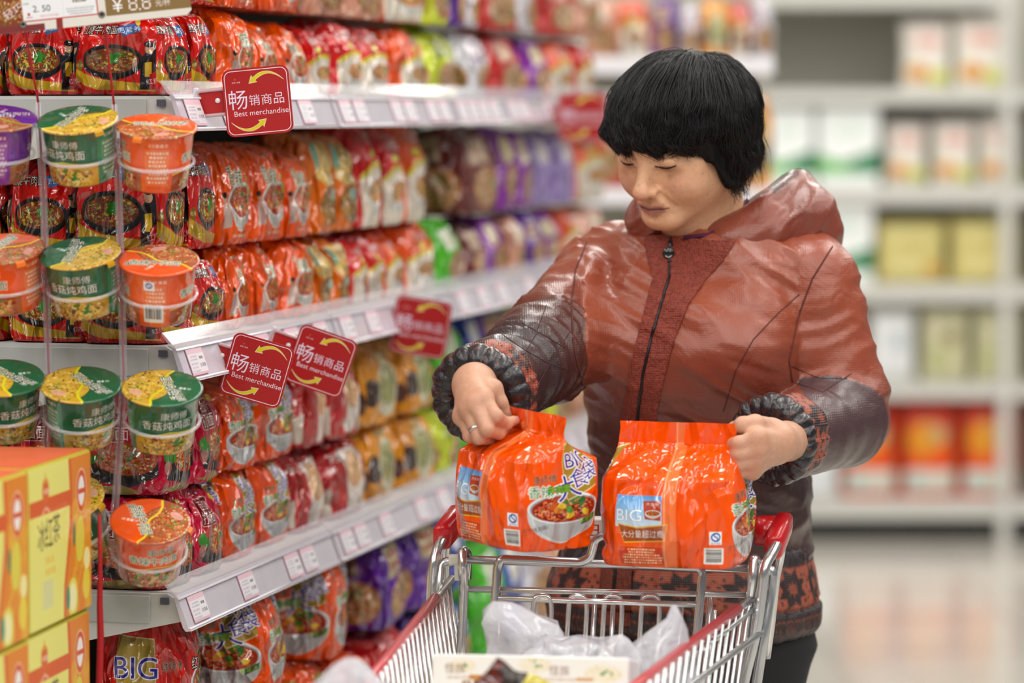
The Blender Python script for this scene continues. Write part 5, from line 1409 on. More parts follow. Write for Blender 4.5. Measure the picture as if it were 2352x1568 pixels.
def vcol_mat(name, rough=.5, coat=0.0, sss=0.0, weave=0.0, bump=0.0, bscale=40, weave_scale=900, spec=.5, sheen=0.0, mottle=0.0, coat_r=.25):
    m = bpy.data.materials.new(name); m.use_nodes = True; nt = m.node_tree; b = nt.nodes['Principled BSDF']
    a = nt.nodes.new('ShaderNodeVertexColor'); a.layer_name = 'col'
    tc = nt.nodes.new('ShaderNodeTexCoord'); last = None; colo = a.outputs['Color']
    if mottle:
        no = nt.nodes.new('ShaderNodeTexNoise'); no.inputs['Scale'].default_value = 130; no.inputs['Detail'].default_value = 6; no.inputs['Roughness'].default_value = .7
        nt.links.new(tc.outputs['Object'], no.inputs['Vector'])
        mr = nt.nodes.new('ShaderNodeMapRange'); mr.inputs['From Min'].default_value = .3; mr.inputs['From Max'].default_value = .7; mr.inputs['To Min'].default_value = 1 - mottle; mr.inputs['To Max'].default_value = 1 + mottle
        nt.links.new(no.outputs['Fac'], mr.inputs['Value'])
        vm = nt.nodes.new('ShaderNodeVectorMath'); vm.operation = 'SCALE'; nt.links.new(colo, vm.inputs[0]); nt.links.new(mr.outputs[0], vm.inputs[3]); colo = vm.outputs[0]
    nt.links.new(colo, b.inputs['Base Color'])
    b.inputs['Roughness'].default_value = rough; b.inputs['Coat Weight'].default_value = coat; b.inputs['Coat Roughness'].default_value = coat_r; b.inputs['Specular IOR Level'].default_value = spec
    if sheen: b.inputs['Sheen Weight'].default_value = sheen
    if sss: b.inputs['Subsurface Weight'].default_value = sss; b.inputs['Subsurface Radius'].default_value = (.010, .004, .002); b.inputs['Subsurface Scale'].default_value = .6
    if bump:
        no = nt.nodes.new('ShaderNodeTexNoise'); no.inputs['Scale'].default_value = bscale; no.inputs['Detail'].default_value = 4; no.inputs['Distortion'].default_value = .6
        nt.links.new(tc.outputs['Object'], no.inputs['Vector'])
        bp = nt.nodes.new('ShaderNodeBump'); bp.inputs['Strength'].default_value = bump; bp.inputs['Distance'].default_value = .006
        nt.links.new(no.outputs['Fac'], bp.inputs['Height']); last = bp
    if weave:
        for k, (d_, s_) in enumerate((('X', weave_scale), ('Z', weave_scale))):
            w = nt.nodes.new('ShaderNodeTexWave'); w.bands_direction = d_; w.inputs['Scale'].default_value = s_ / 9
            nt.links.new(tc.outputs['Object'], w.inputs['Vector'])
            bp = nt.nodes.new('ShaderNodeBump'); bp.inputs['Strength'].default_value = weave; bp.inputs['Distance'].default_value = .0006
            nt.links.new(w.outputs['Fac'], bp.inputs['Height'])
            if last: nt.links.new(last.outputs['Normal'], bp.inputs['Normal'])
            last = bp
    if last: nt.links.new(last.outputs['Normal'], b.inputs['Normal'])
    return m
# ------------------------------------------------------------------ the person
person = empty('person', at(1580, 2400, 4.80), label='woman with short black hair in a rust padded jacket looking at two packs', cat='person')
person.location.z = 0
bpy.context.view_layer.update()
P_inv = person.matrix_world.inverted(); PO = np.array(person.location)
def pmesh(name, V, F, m, color=None, parent=None):
    return np_mesh(name, np.asarray(V) - PO, F, m, parent or person, color)
def A3(px, py, Y): return np.array(at(px, py, Y))
SKIN = LC('deae8a'); SKIN_P = LC('d0907a'); LIP = LC('965458'); BROWNSPOT = LC('9a6a48')

# --- head, in its own frame: x to the viewer's right, -y the way she faces, z up
HEAD_C = A3(1562, 314, 4.745)
HR = np.array((Matrix.Rotation(R(5), 3, 'Y') @ Matrix.Rotation(R(-38), 3, 'Z') @ Matrix.Rotation(R(27), 3, 'X')))
LOWF = .93      # her lower face is short
def head_w(q):
    q = np.array(q, np.float64); q[:, 2] = np.where(q[:, 2] < 0, q[:, 2] * LOWF, q[:, 2]); return q @ HR.T + HEAD_C
def head_l(p):
    q = (p - HEAD_C) @ HR; q[:, 2] = np.where(q[:, 2] < 0, q[:, 2] / LOWF, q[:, 2]); return q
EYE = [(-.0315, -.0745, .000), (.0315, -.0745, .000)]
def sdf_head_local(q):
    ax = np.abs(q[:, 0]); m = np.stack([ax, q[:, 1], q[:, 2]], 1)      # mirrored
    d = s_ell(q, (0, .018, .026), (.073, .090, .072))
    d = smin(d, s_ell(q, (0, -.022, -.028), (.0635, .066, .080)), .03)
    d = smin(d, s_cap(m, (.050, .012, -.050), (.010, -.066, -.092), .026, .019), .03)
    d = smin(d, s_ell(q, (0, -.074, -.096), (.024, .017, .016)), .022)
    d = smin(d, s_ell(m, (.039, -.054, -.038), (.029, .030, .033)), .022)      # cheeks
    d = smin(d, s_ell(m, (.047, -.050, -.010), (.020, .018, .016)), .018)
    d = smin(d, s_cap(m, (.010, -.0835, .019), (.040, -.070, .021), .009, .008), .014)   # brow
    d = smax(d, -s_ell(m, (.030, -.102, .002), (.019, .0155, .0115)), .014)     # sockets
    d = smin(d, s_ell(m, (.0315, -.0745, .0015), (.0175, .0135, .0125)), .006)   # closed lids
    d = smin(d, s_cap(m, (.017, -.0855, -.0035), (.047, -.0715, -.004), .0026), .006)     # lower lid roll
    d = smax(d, -s_cap(m, (.020, -.0905, .0085), (.043, -.080, .0090), .0013), .003)      # lid crease
    d = smin(d, s_cap(q, (0, -.084, .004), (0, -.105, -.034), .0085, .0095), .016)     # nose
    d = smin(d, s_ell(q, (0, -.107, -.0395), (.0125, .0115, .0105)), .008)
    d = smin(d, s_ell(m, (.0130, -.0955, -.0425), (.0072, .0095, .0078)), .006)
    d = smax(d, -s_ell(m, (.0066, -.1045, -.0510), (.0036, .0055, .0036)), .0025)
    d = smin(d, s_ell(q, (0, -.083, -.062), (.026, .014, .016)), .016)          # muzzle
    d = smin(d, s_cap(m, (.0, -.0955, -.0665), (.021, -.0855, -.0690), .0050, .0028), .004)
    d = smin(d, s_cap(m, (.0, -.0945, -.0762), (.019, -.0850, -.0732), .0062, .0030), .004)
    d = smax(d, -s_cap(m, (.0, -.1015, -.0708), (.0245, -.0865, -.0718), .0014, .0008), .0022)
    d = smax(d, -s_ell(q, (0, -.1005, -.058), (.0032, .004, .007)), .005)
    d = smax(d, -s_cap(m, (.0195, -.0945, -.046), (.0330, -.0805, -.0725), .0032, .0022), .006)   # nasolabial fold
    d = smax(d, -s_ell(q, (0, -.097, -.0855), (.016, .005, .004)), .007)
    d = smin(d, s_ell(m, (.0735, .016, -.006), (.009, .019, .031)), .008)
    return d
NECK_A = head_w([[0, .028, -.070]])[0]; NECK_B = A3(1632, 575, 4.83)
CHEST = A3(1600, 700, 4.84); PELV = A3(1572, 1330, 4.84)
def sdf_headneck(p):
    d = sdf_head_local(head_l(p))
    d = smin(d, s_cap(p, NECK_A, NECK_B, .052, .060), .03)
    d = smin(d, s_cap(p, head_w([[0, -.03, -.085]])[0], A3(1580, 560, 4.80), .022, .04), .03)
    return d
hv, hf = sdf_mesh(sdf_headneck, HEAD_C - [.15, .16, .27], HEAD_C + [.16, .17, .135], .0019)
# skin colour; mouth line, nostrils and lid creases darkened as painted shade
ql = head_l(hv); ax_ = np.abs(ql[:, 0])
def blob(c, r): return np.exp(-(((ql - v3(c)) / v3(r)) ** 2).sum(1))
def blob2(c, r): return np.exp(-(((np.stack([ax_, ql[:, 1], ql[:, 2]], 1) - v3(c)) / v3(r)) ** 2).sum(1))
hc = np.repeat(SKIN[None], len(hv), 0)
hc = mixc(hc, SKIN_P, .55 * blob2((.045, -.06, -.03), (.024, .04, .022)))
hc = mixc(hc, SKIN_P, .6 * blob((0, -.112, -.041), (.016, .016, .013)))
hc = mixc(hc, LC('b98a68'), .6 * blob2((.03, -.085, -.012), (.018, .02, .007)))
for c, r in (((.044, -.07, -.014), (.009, .02, .006)), ((.036, -.075, -.020), (.006, .02, .006)), ((.058, -.05, -.002), (.008, .02, .006)), ((-.04, -.07, -.02), (.01, .02, .008))):
    hc = mixc(hc, BROWNSPOT, .8 * blob(c, r))
lipz = np.where(ax_ < .0235, 1, 0) * np.exp(-((ql[:, 2] + .0712 + .02 * np.minimum(0, ax_ - .0)) / .0064) ** 4) * (ql[:, 1] < -.080)
hc = mixc(hc, LIP, np.clip(lipz * sst(.0245, .017, ax_) * 1.0, 0, .85))
line = np.exp(-((ql[:, 2] + .0709 + ax_ * .03) / .0011) ** 2) * (ax_ < .025) * (ql[:, 1] < -.08)
hc = mixc(hc, LC('4a2422'), np.clip(line * .85, 0, 1))
nost = np.exp(-(((np.stack([ax_, ql[:, 1], ql[:, 2]], 1) - v3((.0068, -.1035, -.0495))) / v3((.0042, .006, .0026))) ** 2).sum(1))
hc = mixc(hc, LC('4a2a20'), np.clip(nost * 1.1, 0, .85))
lidl = np.exp(-((ql[:, 2] + .0040 + 1.6 * (ax_ - .031) ** 2 * 4) / .0010) ** 2) * ((ax_ > .018) & (ax_ < .046)) * (ql[:, 1] < -.068)
hc = mixc(hc, LC('2a1a16'), np.clip(lidl, 0, .9))
crl = np.exp(-((ql[:, 2] - .0088) / .0011) ** 2) * ((ax_ > .019) & (ax_ < .046)) * (ql[:, 1] < -.07)
hc = mixc(hc, LC('8a5a42'), np.clip(crl * .6, 0, 1))
fr = vnoise(ql * 420, 3); hc = mixc(hc, LC('8a5a3c'), .4 * np.clip((fr - .62) * 4, 0, 1))

# --- hands, one chain of joints per digit
def hand_sdf(wrist, fore, mcp, digits, thumb, rp=.0145):
    def f(p):
        d = s_cap(p, fore, wrist, .030, .0255)
        pal = None
        for m in mcp:
            c = s_cap(p, wrist, m, .0215, .0118); pal = c if pal is None else smin(pal, c, .012)
        pal = smin(pal, s_cap(p, mcp[0], mcp[-1], .0105, .0100), .010)
        d = smin(d, pal, .014)
        for J, rr in digits:
            c = None
            for i in range(len(J) - 1):
                s_ = s_cap(p, J[i], J[i + 1], rr[i], rr[i + 1]); c = s_ if c is None else smin(c, s_, .003)
            for i in range(1, len(J) - 1): c = smin(c, s_sph(p, J[i], rr[i] * 1.06), .003)
            d = smin(d, c, .0042)
        J, rr = thumb
        c = None
        for i in range(len(J) - 1):
            s_ = s_cap(p, J[i], J[i + 1], rr[i], rr[i + 1]); c = s_ if c is None else smin(c, s_, .004)
        d = smin(d, c, .0075)
        return d
    return f
FR = (.0100, .0090, .0078, .0066)
# right hand (viewer's left): pinches the corner of the flap
r_mcp = [A3(1112, 915, 4.352), A3(1091, 926, 4.345), A3(1074, 941, 4.352), A3(1062, 956, 4.368)]
r_dig = [([r_mcp[0], A3(1139, 956, 4.332), A3(1163, 972, 4.352), A3(1180, 966, 4.372)], FR),
         ([r_mcp[1], A3(1119, 986, 4.325), A3(1146, 994, 4.350), A3(1162, 986, 4.378)], FR),
         ([r_mcp[2], A3(1101, 1004, 4.334), A3(1124, 1009, 4.362), A3(1138, 1002, 4.390)], (.0095, .0085, .0074, .0064)),
         ([r_mcp[3], A3(1078, 1002, 4.352), A3(1098, 1012, 4.376), A3(1112, 1008, 4.398)], (.0085, .0075, .0066, .0058))]
r_thb = ([A3(1098, 888, 4.405), A3(1132, 893, 4.388), A3(1148, 925, 4.386), A3(1159, 948, 4.390), A3(1176, 957, 4.392)], (.016, .0128, .0102, .0092, .0068))
R_WR = A3(1090, 884, 4.415); R_FO = A3(1150, 868, 4.56)
# left hand (viewer's right): gripped behind the end of the flap
l_mcp = [A3(1738, 1004, 4.352), A3(1742, 1031, 4.352), A3(1737, 1057, 4.358), A3(1727, 1080, 4.368)]
l_dig = [([l_mcp[0], A3(1697, 1018, 4.350), A3(1676, 1018, 4.378), A3(1664, 1012, 4.398)], FR),
         ([l_mcp[1], A3(1697, 1043, 4.350), A3(1676, 1042, 4.380), A3(1664, 1036, 4.400)], FR),
         ([l_mcp[2], A3(1695, 1066, 4.354), A3(1676, 1064, 4.382), A3(1665, 1058, 4.402)], FR),
         ([l_mcp[3], A3(1693, 1086, 4.360), A3(1676, 1084, 4.386), A3(1666, 1078, 4.402)], (.0088, .0078, .0068, .006))]
l_thb = ([A3(1768, 985, 4.41), A3(1734, 974, 4.375), A3(1706, 976, 4.368), A3(1688, 985, 4.382), A3(1674, 992, 4.392)], (.015, .0125, .0108, .0095, .0078))
L_WR = A3(1778, 1016, 4.415); L_FO = A3(1850, 1008, 4.58)
fr_ = hand_sdf(R_WR, R_FO, r_mcp, r_dig, r_thb); fl_ = hand_sdf(L_WR, L_FO, l_mcp, l_dig, l_thb)
def bb(pts, m): pts = np.array(pts); return pts.min(0) - m, pts.max(0) + m
rb_ = bb([R_WR, R_FO] + [j for J, _ in r_dig for j in J] + r_thb[0], .036); lb_ = bb([L_WR, L_FO] + [j for J, _ in l_dig for j in J] + l_thb[0], .036)
rv, rf = sdf_mesh(fr_, rb_[0], rb_[1], .0016); lv, lf_ = sdf_mesh(fl_, lb_[0], lb_[1], .0016)
def hand_col(V, mcp, dig):
    c = np.repeat(LC('c6967c')[None], len(V), 0)
    for J, rr in dig:
        for i in (0, 1): c = mixc(c, LC('c07c68'), .45 * np.exp(-(((V - J[i]) ** 2).sum(1)) / .011 ** 2))
        c = mixc(c, LC('c88a78'), .5 * np.exp(-(((V - J[3]) ** 2).sum(1)) / .010 ** 2))
    return mixc(c, LC('d8b49c'), .35 * np.clip(vnoise(V * 60, 5), 0, 1))
# --- the rest of the body under the clothes (arms, trunk, legs)
R_SH = A3(1392, 628, 4.90); R_EL = A3(1262, 800, 4.69); L_SH = A3(1872, 640, 4.76); L_EL = A3(1948, 965, 4.745)
HIPC = A3(1570, 1440, 4.83)
BY = R(-20); BX = np.array((math.cos(BY), math.sin(BY), 0)); BF = np.array((math.sin(BY), -math.cos(BY), 0))    # her across axis, her forward axis
FT = [np.array((HIPC[0], HIPC[1], 0)) - BX * .10 + BF * .03, np.array((HIPC[0], HIPC[1], 0)) + BX * .10 - BF * .02]
HJ = [HIPC - BX * .082 - [0, 0, .02], HIPC + BX * .082 - [0, 0, .02]]
KN = [(HJ[i] * .47 + (FT[i] + [0, 0, .08]) * .53) + BF * .02 for i in (0, 1)]
AK = [FT[i] + [0, 0, .085] for i in (0, 1)]
def sdf_core(p):
    d = s_cap(p, NECK_B - [0, 0, .02], CHEST, .06, .10)
    d = smin(d, s_ell(p, CHEST - [0, 0, .02], (.135, .10, .15)), .05)
    d = smin(d, s_cap(p, CHEST, HIPC, .10, .125), .06)
    d = smin(d, s_cap(p, R_SH, L_SH, .042), .04)
    for a, b, c in ((R_SH, R_EL, R_FO), (L_SH, L_EL, L_FO)):
        d = smin(d, s_cap(p, a, b, .044, .036), .02); d = smin(d, s_cap(p, b, c, .036, .031), .02)
    for i in (0, 1):
        d = smin(d, s_cap(p, HJ[i], KN[i], .075, .050), .03); d = smin(d, s_cap(p, KN[i], AK[i], .050, .034), .03)
        d = smin(d, s_cap(p, AK[i] - [0, 0, .03], FT[i] + BF * .13 + [0, 0, .035], .034, .026), .02)
    return d
cv, cf = sdf_mesh(sdf_core, (-.10, 4.45, .0), (.62, 5.08, 1.45), .009, refine=1)
M_skin = vcol_mat('skin', rough=.46, sss=.12, mottle=.10, bump=.10, bscale=500, spec=.45)
cc = np.repeat(SKIN[None], len(cv), 0)
BV = np.concatenate([hv, rv, lv, cv]); BFc = np.concatenate([hf, rf + len(hv), lf_ + len(hv) + len(rv), cf + len(hv) + len(rv) + len(lv)])
body = pmesh('body', BV, BFc, M_skin, np.concatenate([hc, hand_col(rv, r_mcp, r_dig), hand_col(lv, l_mcp, l_dig), cc]))
def ptube(name, pts, r, m, n=6, par=None):
    q = MB(); q.tube([Vector(np.asarray(p) - PO) for p in pts], r, n); return q.build(name, m, par or person)
# lashes, nails, ring
M_lash = mat('lash', '17100e', rough=.6)
M_nail = mat('nail', 'd8ac9c', rough=.25, coat=.4)
for s_ in (-1, 1):
    pts = []
    for k in range(9):
        t = k / 8; x = .0175 + .030 * t
        q = np.array([[s_ * x, -.095, -.0020 - .0045 * math.sin(PI * t) - .0005 * t]])
        # settle on the lid
        for _ in range(8):
            dq = sdf_head_local(q)[0]; q[0, 1] += dq * .8
        q[0, 1] -= .0004; pts.append(head_w(q)[0])
    ptube('eyelash', pts, [.0004, .0009, .0012, .0013, .0013, .0013, .0012, .0010, .0004], M_lash, 6)
def nail(J, rr, off):
    d = (J[-1] - J[-2]); d /= np.linalg.norm(d); up = v3(off); up = up - d * (up @ d); up /= np.linalg.norm(up); sd = np.cross(d, up)
    q = MB(); vs = []; c = J[-1] + d * rr[-1] * .25
    for i in range(5):
        for j in range(5):
            a = (j - 2) / 2 * .9; y = (i - 2) / 2
            vs.append(Vector(c + d * y * rr[-1] * .85 + (up * math.cos(a) + sd * math.sin(a)) * rr[-1] * (1.03 - .10 * max(0, y) ** 2 - (.05 if i == 0 else 0)) - PO))
    fs = [(i * 5 + j, i * 5 + j + 1, i * 5 + j + 6, i * 5 + j + 5) for i in range(4) for j in range(4)]
    q.add(vs, fs, None, 0, True); return q.build('fingernail', M_nail, person)
nail(r_thb[0], r_thb[1], (.2, -.7, .7)); nail(r_dig[0][0], FR, (.3, -.9, .1))
c0, c1 = r_mcp[2], r_dig[2][0][1]
dr = (c1 - c0) / np.linalg.norm(c1 - c0); ce = c0 * .30 + c1 * .70; e1 = np.cross(dr, [0, 0, 1.]); e1 /= np.linalg.norm(e1); e2 = np.cross(dr, e1)
q = MB(); vs = []; n = 28
for k in range(n):
    t = 2 * PI * k / n; u_ = e1 * math.cos(t) + e2 * math.sin(t)
    for r_, o_ in ((.0090, -.0022), (.0100, -.0020), (.0100, .0020), (.0090, .0022)): vs.append(Vector(ce + u_ * r_ + dr * o_ - PO))
fs = [(k * 4 + j, ((k + 1) % n) * 4 + j, ((k + 1) % n) * 4 + (j + 1) % 4, k * 4 + (j + 1) % 4) for k in range(n) for j in range(4)]
q.add(vs, fs, None, 0, True); q.build('finger_ring', mat('silver', 'd8d8dc', rough=.2, metal=1.0), person)
# ------------------------------------------------------------------ clothes
RUST, RUST_D, BROWN, DARK, PLUM = LC('93462f'), LC('7c3a2b'), LC('4e241d'), LC('2b2226'), LC('4a3336')
TAB = np.array([  # image row, left, right, half depth
    (512, 1500, 1720, .070), (545, 1420, 1800, .092), (590, 1368, 1868, .108), (650, 1342, 1866, .120), (720, 1330, 1850, .130), (800, 1330, 1836, .134), (880, 1344, 1836, .132), (960, 1358, 1842, .128),
    (1040, 1362, 1846, .126), (1120, 1356, 1846, .128), (1200, 1340, 1846, .132), (1262, 1322, 1846, .134), (1300, 1290, 1856, .142)], float)
YB_ = 4.83
tz = np.array([A3(1500, r[0], YB_)[2] for r in TAB]); tl_ = np.array([A3(r[1], r[0], YB_)[0] for r in TAB]); tr_ = np.array([A3(r[2], r[0], YB_)[0] for r in TAB])
ta = (tr_ - tl_) / 2; tcx = (tr_ + tl_) / 2; tb = TAB[:, 3]
o_ = np.argsort(tz); tz, ta, tcx, tb = tz[o_], ta[o_], tcx[o_], tb[o_]
def trunk(p, tz=tz, ta=ta, tcx=tcx, tb=tb, grow=0.0):
    z = p[:, 2]; a = np.interp(z, tz, ta) + grow; cx = np.interp(z, tz, tcx); b = np.interp(z, tz, tb) + grow
    # silhouette half-width of a turned ellipse is kept equal to the table
    a2 = np.sqrt(np.maximum(a * a - (b * math.sin(BY)) ** 2, 1e-4)) / math.cos(BY)
    dx = p[:, 0] - cx; dy = p[:, 1] - YB_
    x = dx * BX[0] + dy * BX[1]; y = dx * BF[0] + dy * BF[1]
    e = 2.35
    k = ((np.abs(x) / a2) ** e + (np.abs(y) / b) ** e) ** (1 / e)
    d = (k - 1) * np.minimum(a2, b) * .92
    return d, x, y, a2, b
ZT = tz[-1]; ZB = A3(1500, 1285, YB_)[2]
J_RSH, J_REL, J_RWR = A3(1398, 628, 4.90), A3(1262, 800, 4.69), A3(1128, 886, 4.49)
J_LSH, J_LEL, J_LWR = A3(1868, 650, 4.77), A3(1944, 960, 4.745), A3(1812, 1010, 4.575)
def sdf_jacket(p):
    d, x, y, a, b = trunk(p)
    d = smax(d, p[:, 2] - ZT, .03); d = smax(d, ZB - p[:, 2], .008)
    d = smin(d, s_cap(p, A3(1420, 592, 4.90), A3(1850, 600, 4.80), .052, .052), .05)
    ar = smin(s_cap(p, J_RSH, J_REL, .066, .064), s_cap(p, J_REL, J_RWR, .064, .055), .03)
    al = smin(s_cap(p, J_LSH, J_LEL, .064, .058), s_cap(p, J_LEL, J_LWR, .058, .052), .03)
    d = smin(d, ar, .016); d = smin(d, al, .016)
    d = smin(d, s_ell(p, A3(1500, 800, 4.73), (.075, .05, .07)), .06); d = smin(d, s_ell(p, A3(1690, 810, 4.70), (.075, .05, .07)), .06)
    return d
jv, jf = sdf_mesh(sdf_jacket, (-.13, 4.40, ZB - .02), (.60, 5.06, ZT + .05), .0042)
jn = v_normals(jv, jf)
def arm_t(V, a, b, c):
    """distance along a two-bone arm 0..2 and distance from it"""
    out = []
    for A_, B_ in ((a, b), (b, c)):
        d = B_ - A_; t = np.clip(((V - A_) @ d) / (d @ d), 0, 1); out.append((t, np.linalg.norm(V - A_ - t[:, None] * d, axis=1)))
    n1 = out[0][1] <= out[1][1]
    return np.where(n1, out[0][0], 1 + out[1][0]), np.minimum(out[0][1], out[1][1])
tR, dR_ = arm_t(jv, J_RSH, J_REL, J_RWR); tL, dL_ = arm_t(jv, J_LSH, J_LEL, J_LWR)
dT = np.abs(trunk(jv)[0])
isR = (dR_ < .080) & (jv[:, 0] < A3(1335, 700, 4.8)[0]); isL = (dL_ < .078) & (jv[:, 0] > A3(1822, 700, 4.8)[0])
# creases: slack folds across the sleeves, drawn folds over the chest, quilting
z = jv[:, 2]
def rot(V, ang):
    c, s = math.cos(ang), math.sin(ang); return np.stack([V[:, 0] * c - V[:, 2] * s, V[:, 1], V[:, 0] * s + V[:, 2] * c], 1)
f1 = ridge(rot(jv, R(28)) * np.array([7, 7, 34]), 3); f2 = ridge(rot(jv, R(-62)) * np.array([9, 9, 36]), 8); f3 = vnoise(jv * 24, 5); f4 = ridge(jv * np.array([30, 30, 22]), 11)
arm = (isR | isL).astype(float)
chest = np.clip(1 - arm, 0, 1)
elb = np.exp(-((jv - J_LEL) ** 2).sum(1) / .07 ** 2) + np.exp(-((jv - J_REL) ** 2).sum(1) / .07 ** 2)
fA = ridge(np.stack([tR * 7 + .5 * vnoise(jv * 14, 1), jv[:, 1] * 9, jv[:, 0] * 9], 1), 2); fB = ridge(np.stack([tL * 8 + .5 * vnoise(jv * 14, 1), jv[:, 1] * 9, jv[:, 0] * 5], 1), 4)
f5 = ridge(rot(jv, R(20)) * np.array([9, 9, 62]) + .4 * vnoise(jv * 20, 3)[:, None], 13)
disp = chest * (.0072 * np.clip(f1, -.3, 1) * (.6 + .7 * vnoise(jv * 7, 9)) + .0022 * f3 + .0022 * np.clip(f5, 0, 1) * (1 + vnoise(jv * 8, 4)))
rsh = np.exp(-((jv - A3(1410, 620, 4.76)) ** 2).sum(1) / .075 ** 2); disp += rsh * .0075 * np.clip(f2, -.3, 1)
disp += isR * (.0085 * fA * (.6 + .5 * elb) + .0025 * f4) + isL * (.0080 * fB * (.5 + .8 * elb) + .0022 * f4 * elb)
low = sst(A3(0, 1010, YB_)[2], A3(0, 1180, YB_)[2], z) * chest
disp += low * (.006 * ridge(rot(jv, R(12)) * np.array([10, 10, 26]), 31) + .004 * vnoise(jv * 22, 7))
jv = jv + jn * disp[:, None]
# the cloth itself is dyed from rust at the shoulders to dark brown at waist and forearms
jc = np.repeat(RUST[None], len(jv), 0)
zz = lambda py: A3(0, py, YB_)[2]
jc = mixc(jc, RUST_D, sst(zz(700), zz(900), z) * chest); jc = mixc(jc, BROWN, sst(zz(860), zz(1010), z) * chest); jc = mixc(jc, LC('4a3230'), sst(zz(1020), zz(1150), z) * chest)
jc = mixc(jc, RUST_D, isR * sst(.3, .9, tR)); jc = mixc(jc, BROWN, isR * sst(.75, 1.15, tR)); jc = mixc(jc, DARK * 1.3, isR * sst(1.1, 1.7, tR) * .85)
jc = mixc(jc, RUST_D, isL * sst(.6, .95, tL)); jc = mixc(jc, PLUM, isL * sst(.98, 1.12, tL))
M_jacket = vcol_mat('jacket_nylon', rough=.36, coat=.28, weave=.16, bump=.8, bscale=24, spec=.5, coat_r=.28)
jacket = pmesh('jacket', jv, jf, M_jacket, jc)
jbvh = BVHTree.FromPolygons([Vector(v) for v in jv], [tuple(f) for f in jf])
def on_jacket(px, py, lift=.002):
    o = Vector((0, 0, CAM_H)); d = (at(px, py, 5.0) - o).normalized()
    h = jbvh.ray_cast(o, d)
    return (h[0] + h[1] * lift) if h[0] is not None else None
def seam_line(name, pts, r, m, lift=.0005, par=None, steps=16, closed=False):
    out = []
    for (a, b) in zip(pts[:-1], pts[1:]):
        for k in range(steps):
            t = k / steps; p = on_jacket(a[0] + (b[0] - a[0]) * t, a[1] + (b[1] - a[1]) * t, lift)
            if p is not None: out.append(np.array(p))
    return ptube(name, out, r, m, 6, par)
M_seam = mat('seam_thread', '5a241a', rough=.7); M_quilt = mat('quilt_thread', '3c2220', rough=.7)
seam_line('seam', [(1348, 556), (1322, 620), (1312, 700), (1318, 800), (1340, 890)], .0012, M_seam, .0004, jacket)
seam_line('seam', [(1912, 566), (1866, 640), (1832, 730), (1812, 830), (1820, 880)], .0012, M_seam, .0004, jacket)
seam_line('seam', [(1836, 676), (1790, 716), (1730, 780), (1690, 850), (1660, 950)], .0009, M_seam, .0004, jacket)
for pts in ([(1200, 742), (1250, 770), (1300, 800)], [(1150, 765), (1200, 800), (1262, 836), (1310, 850)], [(1255, 700), (1230, 770), (1180, 850), (1150, 900)], [(1310, 760), (1262, 836), (1232, 890)]):
    seam_line('quilting', pts, .0006, M_quilt, .0001, jacket)
for pts in ([(1815, 840), (1880, 868), (1950, 870)], [(1830, 880), (1890, 900), (1960, 855)]):
    seam_line('quilting', pts, .0006, M_quilt, .0001, jacket)
# --- front placket of crinkled cloth with the zip
M_plk = vcol_mat('placket_crinkle', rough=.62, weave=.6, bump=1.0, bscale=170)
def strip(name, left, right, m, colr, lift, n=5, sub=14, par=None, puff=.002):
    V = []; rows_ = 0
    L = []
    for (a, b) in zip(range(len(left) - 1), range(1, len(left))):
        for k in range(sub):
            t = k / sub; L.append((np.array(left[a]) * (1 - t) + np.array(left[b]) * t, np.array(right[a]) * (1 - t) + np.array(right[b]) * t))
    L.append((np.array(left[-1], float), np.array(right[-1], float)))
    last = None
    for l_, r_ in L:
        for j in range(n):
            t = j / (n - 1); q_ = l_ * (1 - t) + r_ * t
            p = on_jacket(q_[0], q_[1], lift + puff * math.sin(PI * t) ** .5)
            if p is None: p = last if last is not None else at(q_[0], q_[1], 4.66)
            V.append(np.array(p)); last = p
        rows_ += 1
    V = np.array(V); V2 = V + np.array([0, .004, 0])
    idx = np.arange(rows_ * n).reshape(rows_, n); F = np.stack([idx[:-1, :-1], idx[1:, :-1], idx[1:, 1:], idx[:-1, 1:]], -1).reshape(-1, 4)
    V[:, 1] += .0012 * vnoise(V * 260, 2)
    return pmesh(name, np.concatenate([V, V2]), np.concatenate([F, F[:, ::-1] + len(V)]), m, np.repeat(colr[None], 2 * len(V), 0) * (1 + .18 * vnoise(np.concatenate([V, V2]) * np.array([400, 400, 120]), 4))[:, None], par)
PLC = LC('863424')
strip('placket', [(1478, 545), (1488, 600), (1500, 640), (1484, 700), (1462, 780), (1446, 860), (1432, 940), (1428, 1000), (1424, 1080), (1412, 1180), (1398, 1262)],
      [(1540, 548), (1536, 600), (1533, 640), (1516, 700), (1492, 780), (1474, 860), (1464, 940), (1459, 1000), (1452, 1080), (1440, 1180), (1426, 1262)], M_plk, PLC, .0028, 7)
strip('placket', [(1546, 548), (1542, 600), (1540, 640), (1523, 700), (1499, 780), (1481, 860), (1471, 940), (1466, 1000), (1460, 1080), (1448, 1180), (1434, 1262)],
      [(1690, 556), (1660, 600), (1624, 640), (1582, 700), (1550, 780), (1528, 860), (1510, 940), (1502, 1000), (1494, 1080), (1482, 1180), (1466, 1262)], M_plk, PLC, .0028, 9)
ZIP = [(1543, 548), (1539, 600), (1536, 640), (1519, 700), (1495, 780), (1477, 860), (1467, 940), (1462, 1000), (1456, 1080), (1444, 1180), (1430, 1262)]
zp = seam_line('zip', ZIP, .0021, mat('zip_black', '14141a', rough=.4), .0022)
zt = on_jacket(1541, 556, .004)
ptube('zip_pull', [np.array(zt), np.array(zt) + [0, -.004, -.004], np.array(zt) + [.0002, -.005, -.014]], .0022, mat('zip_metal', '4a4a50', rough=.3, metal=.9), 8)
dsk = on_jacket(1538, 588, .0075)
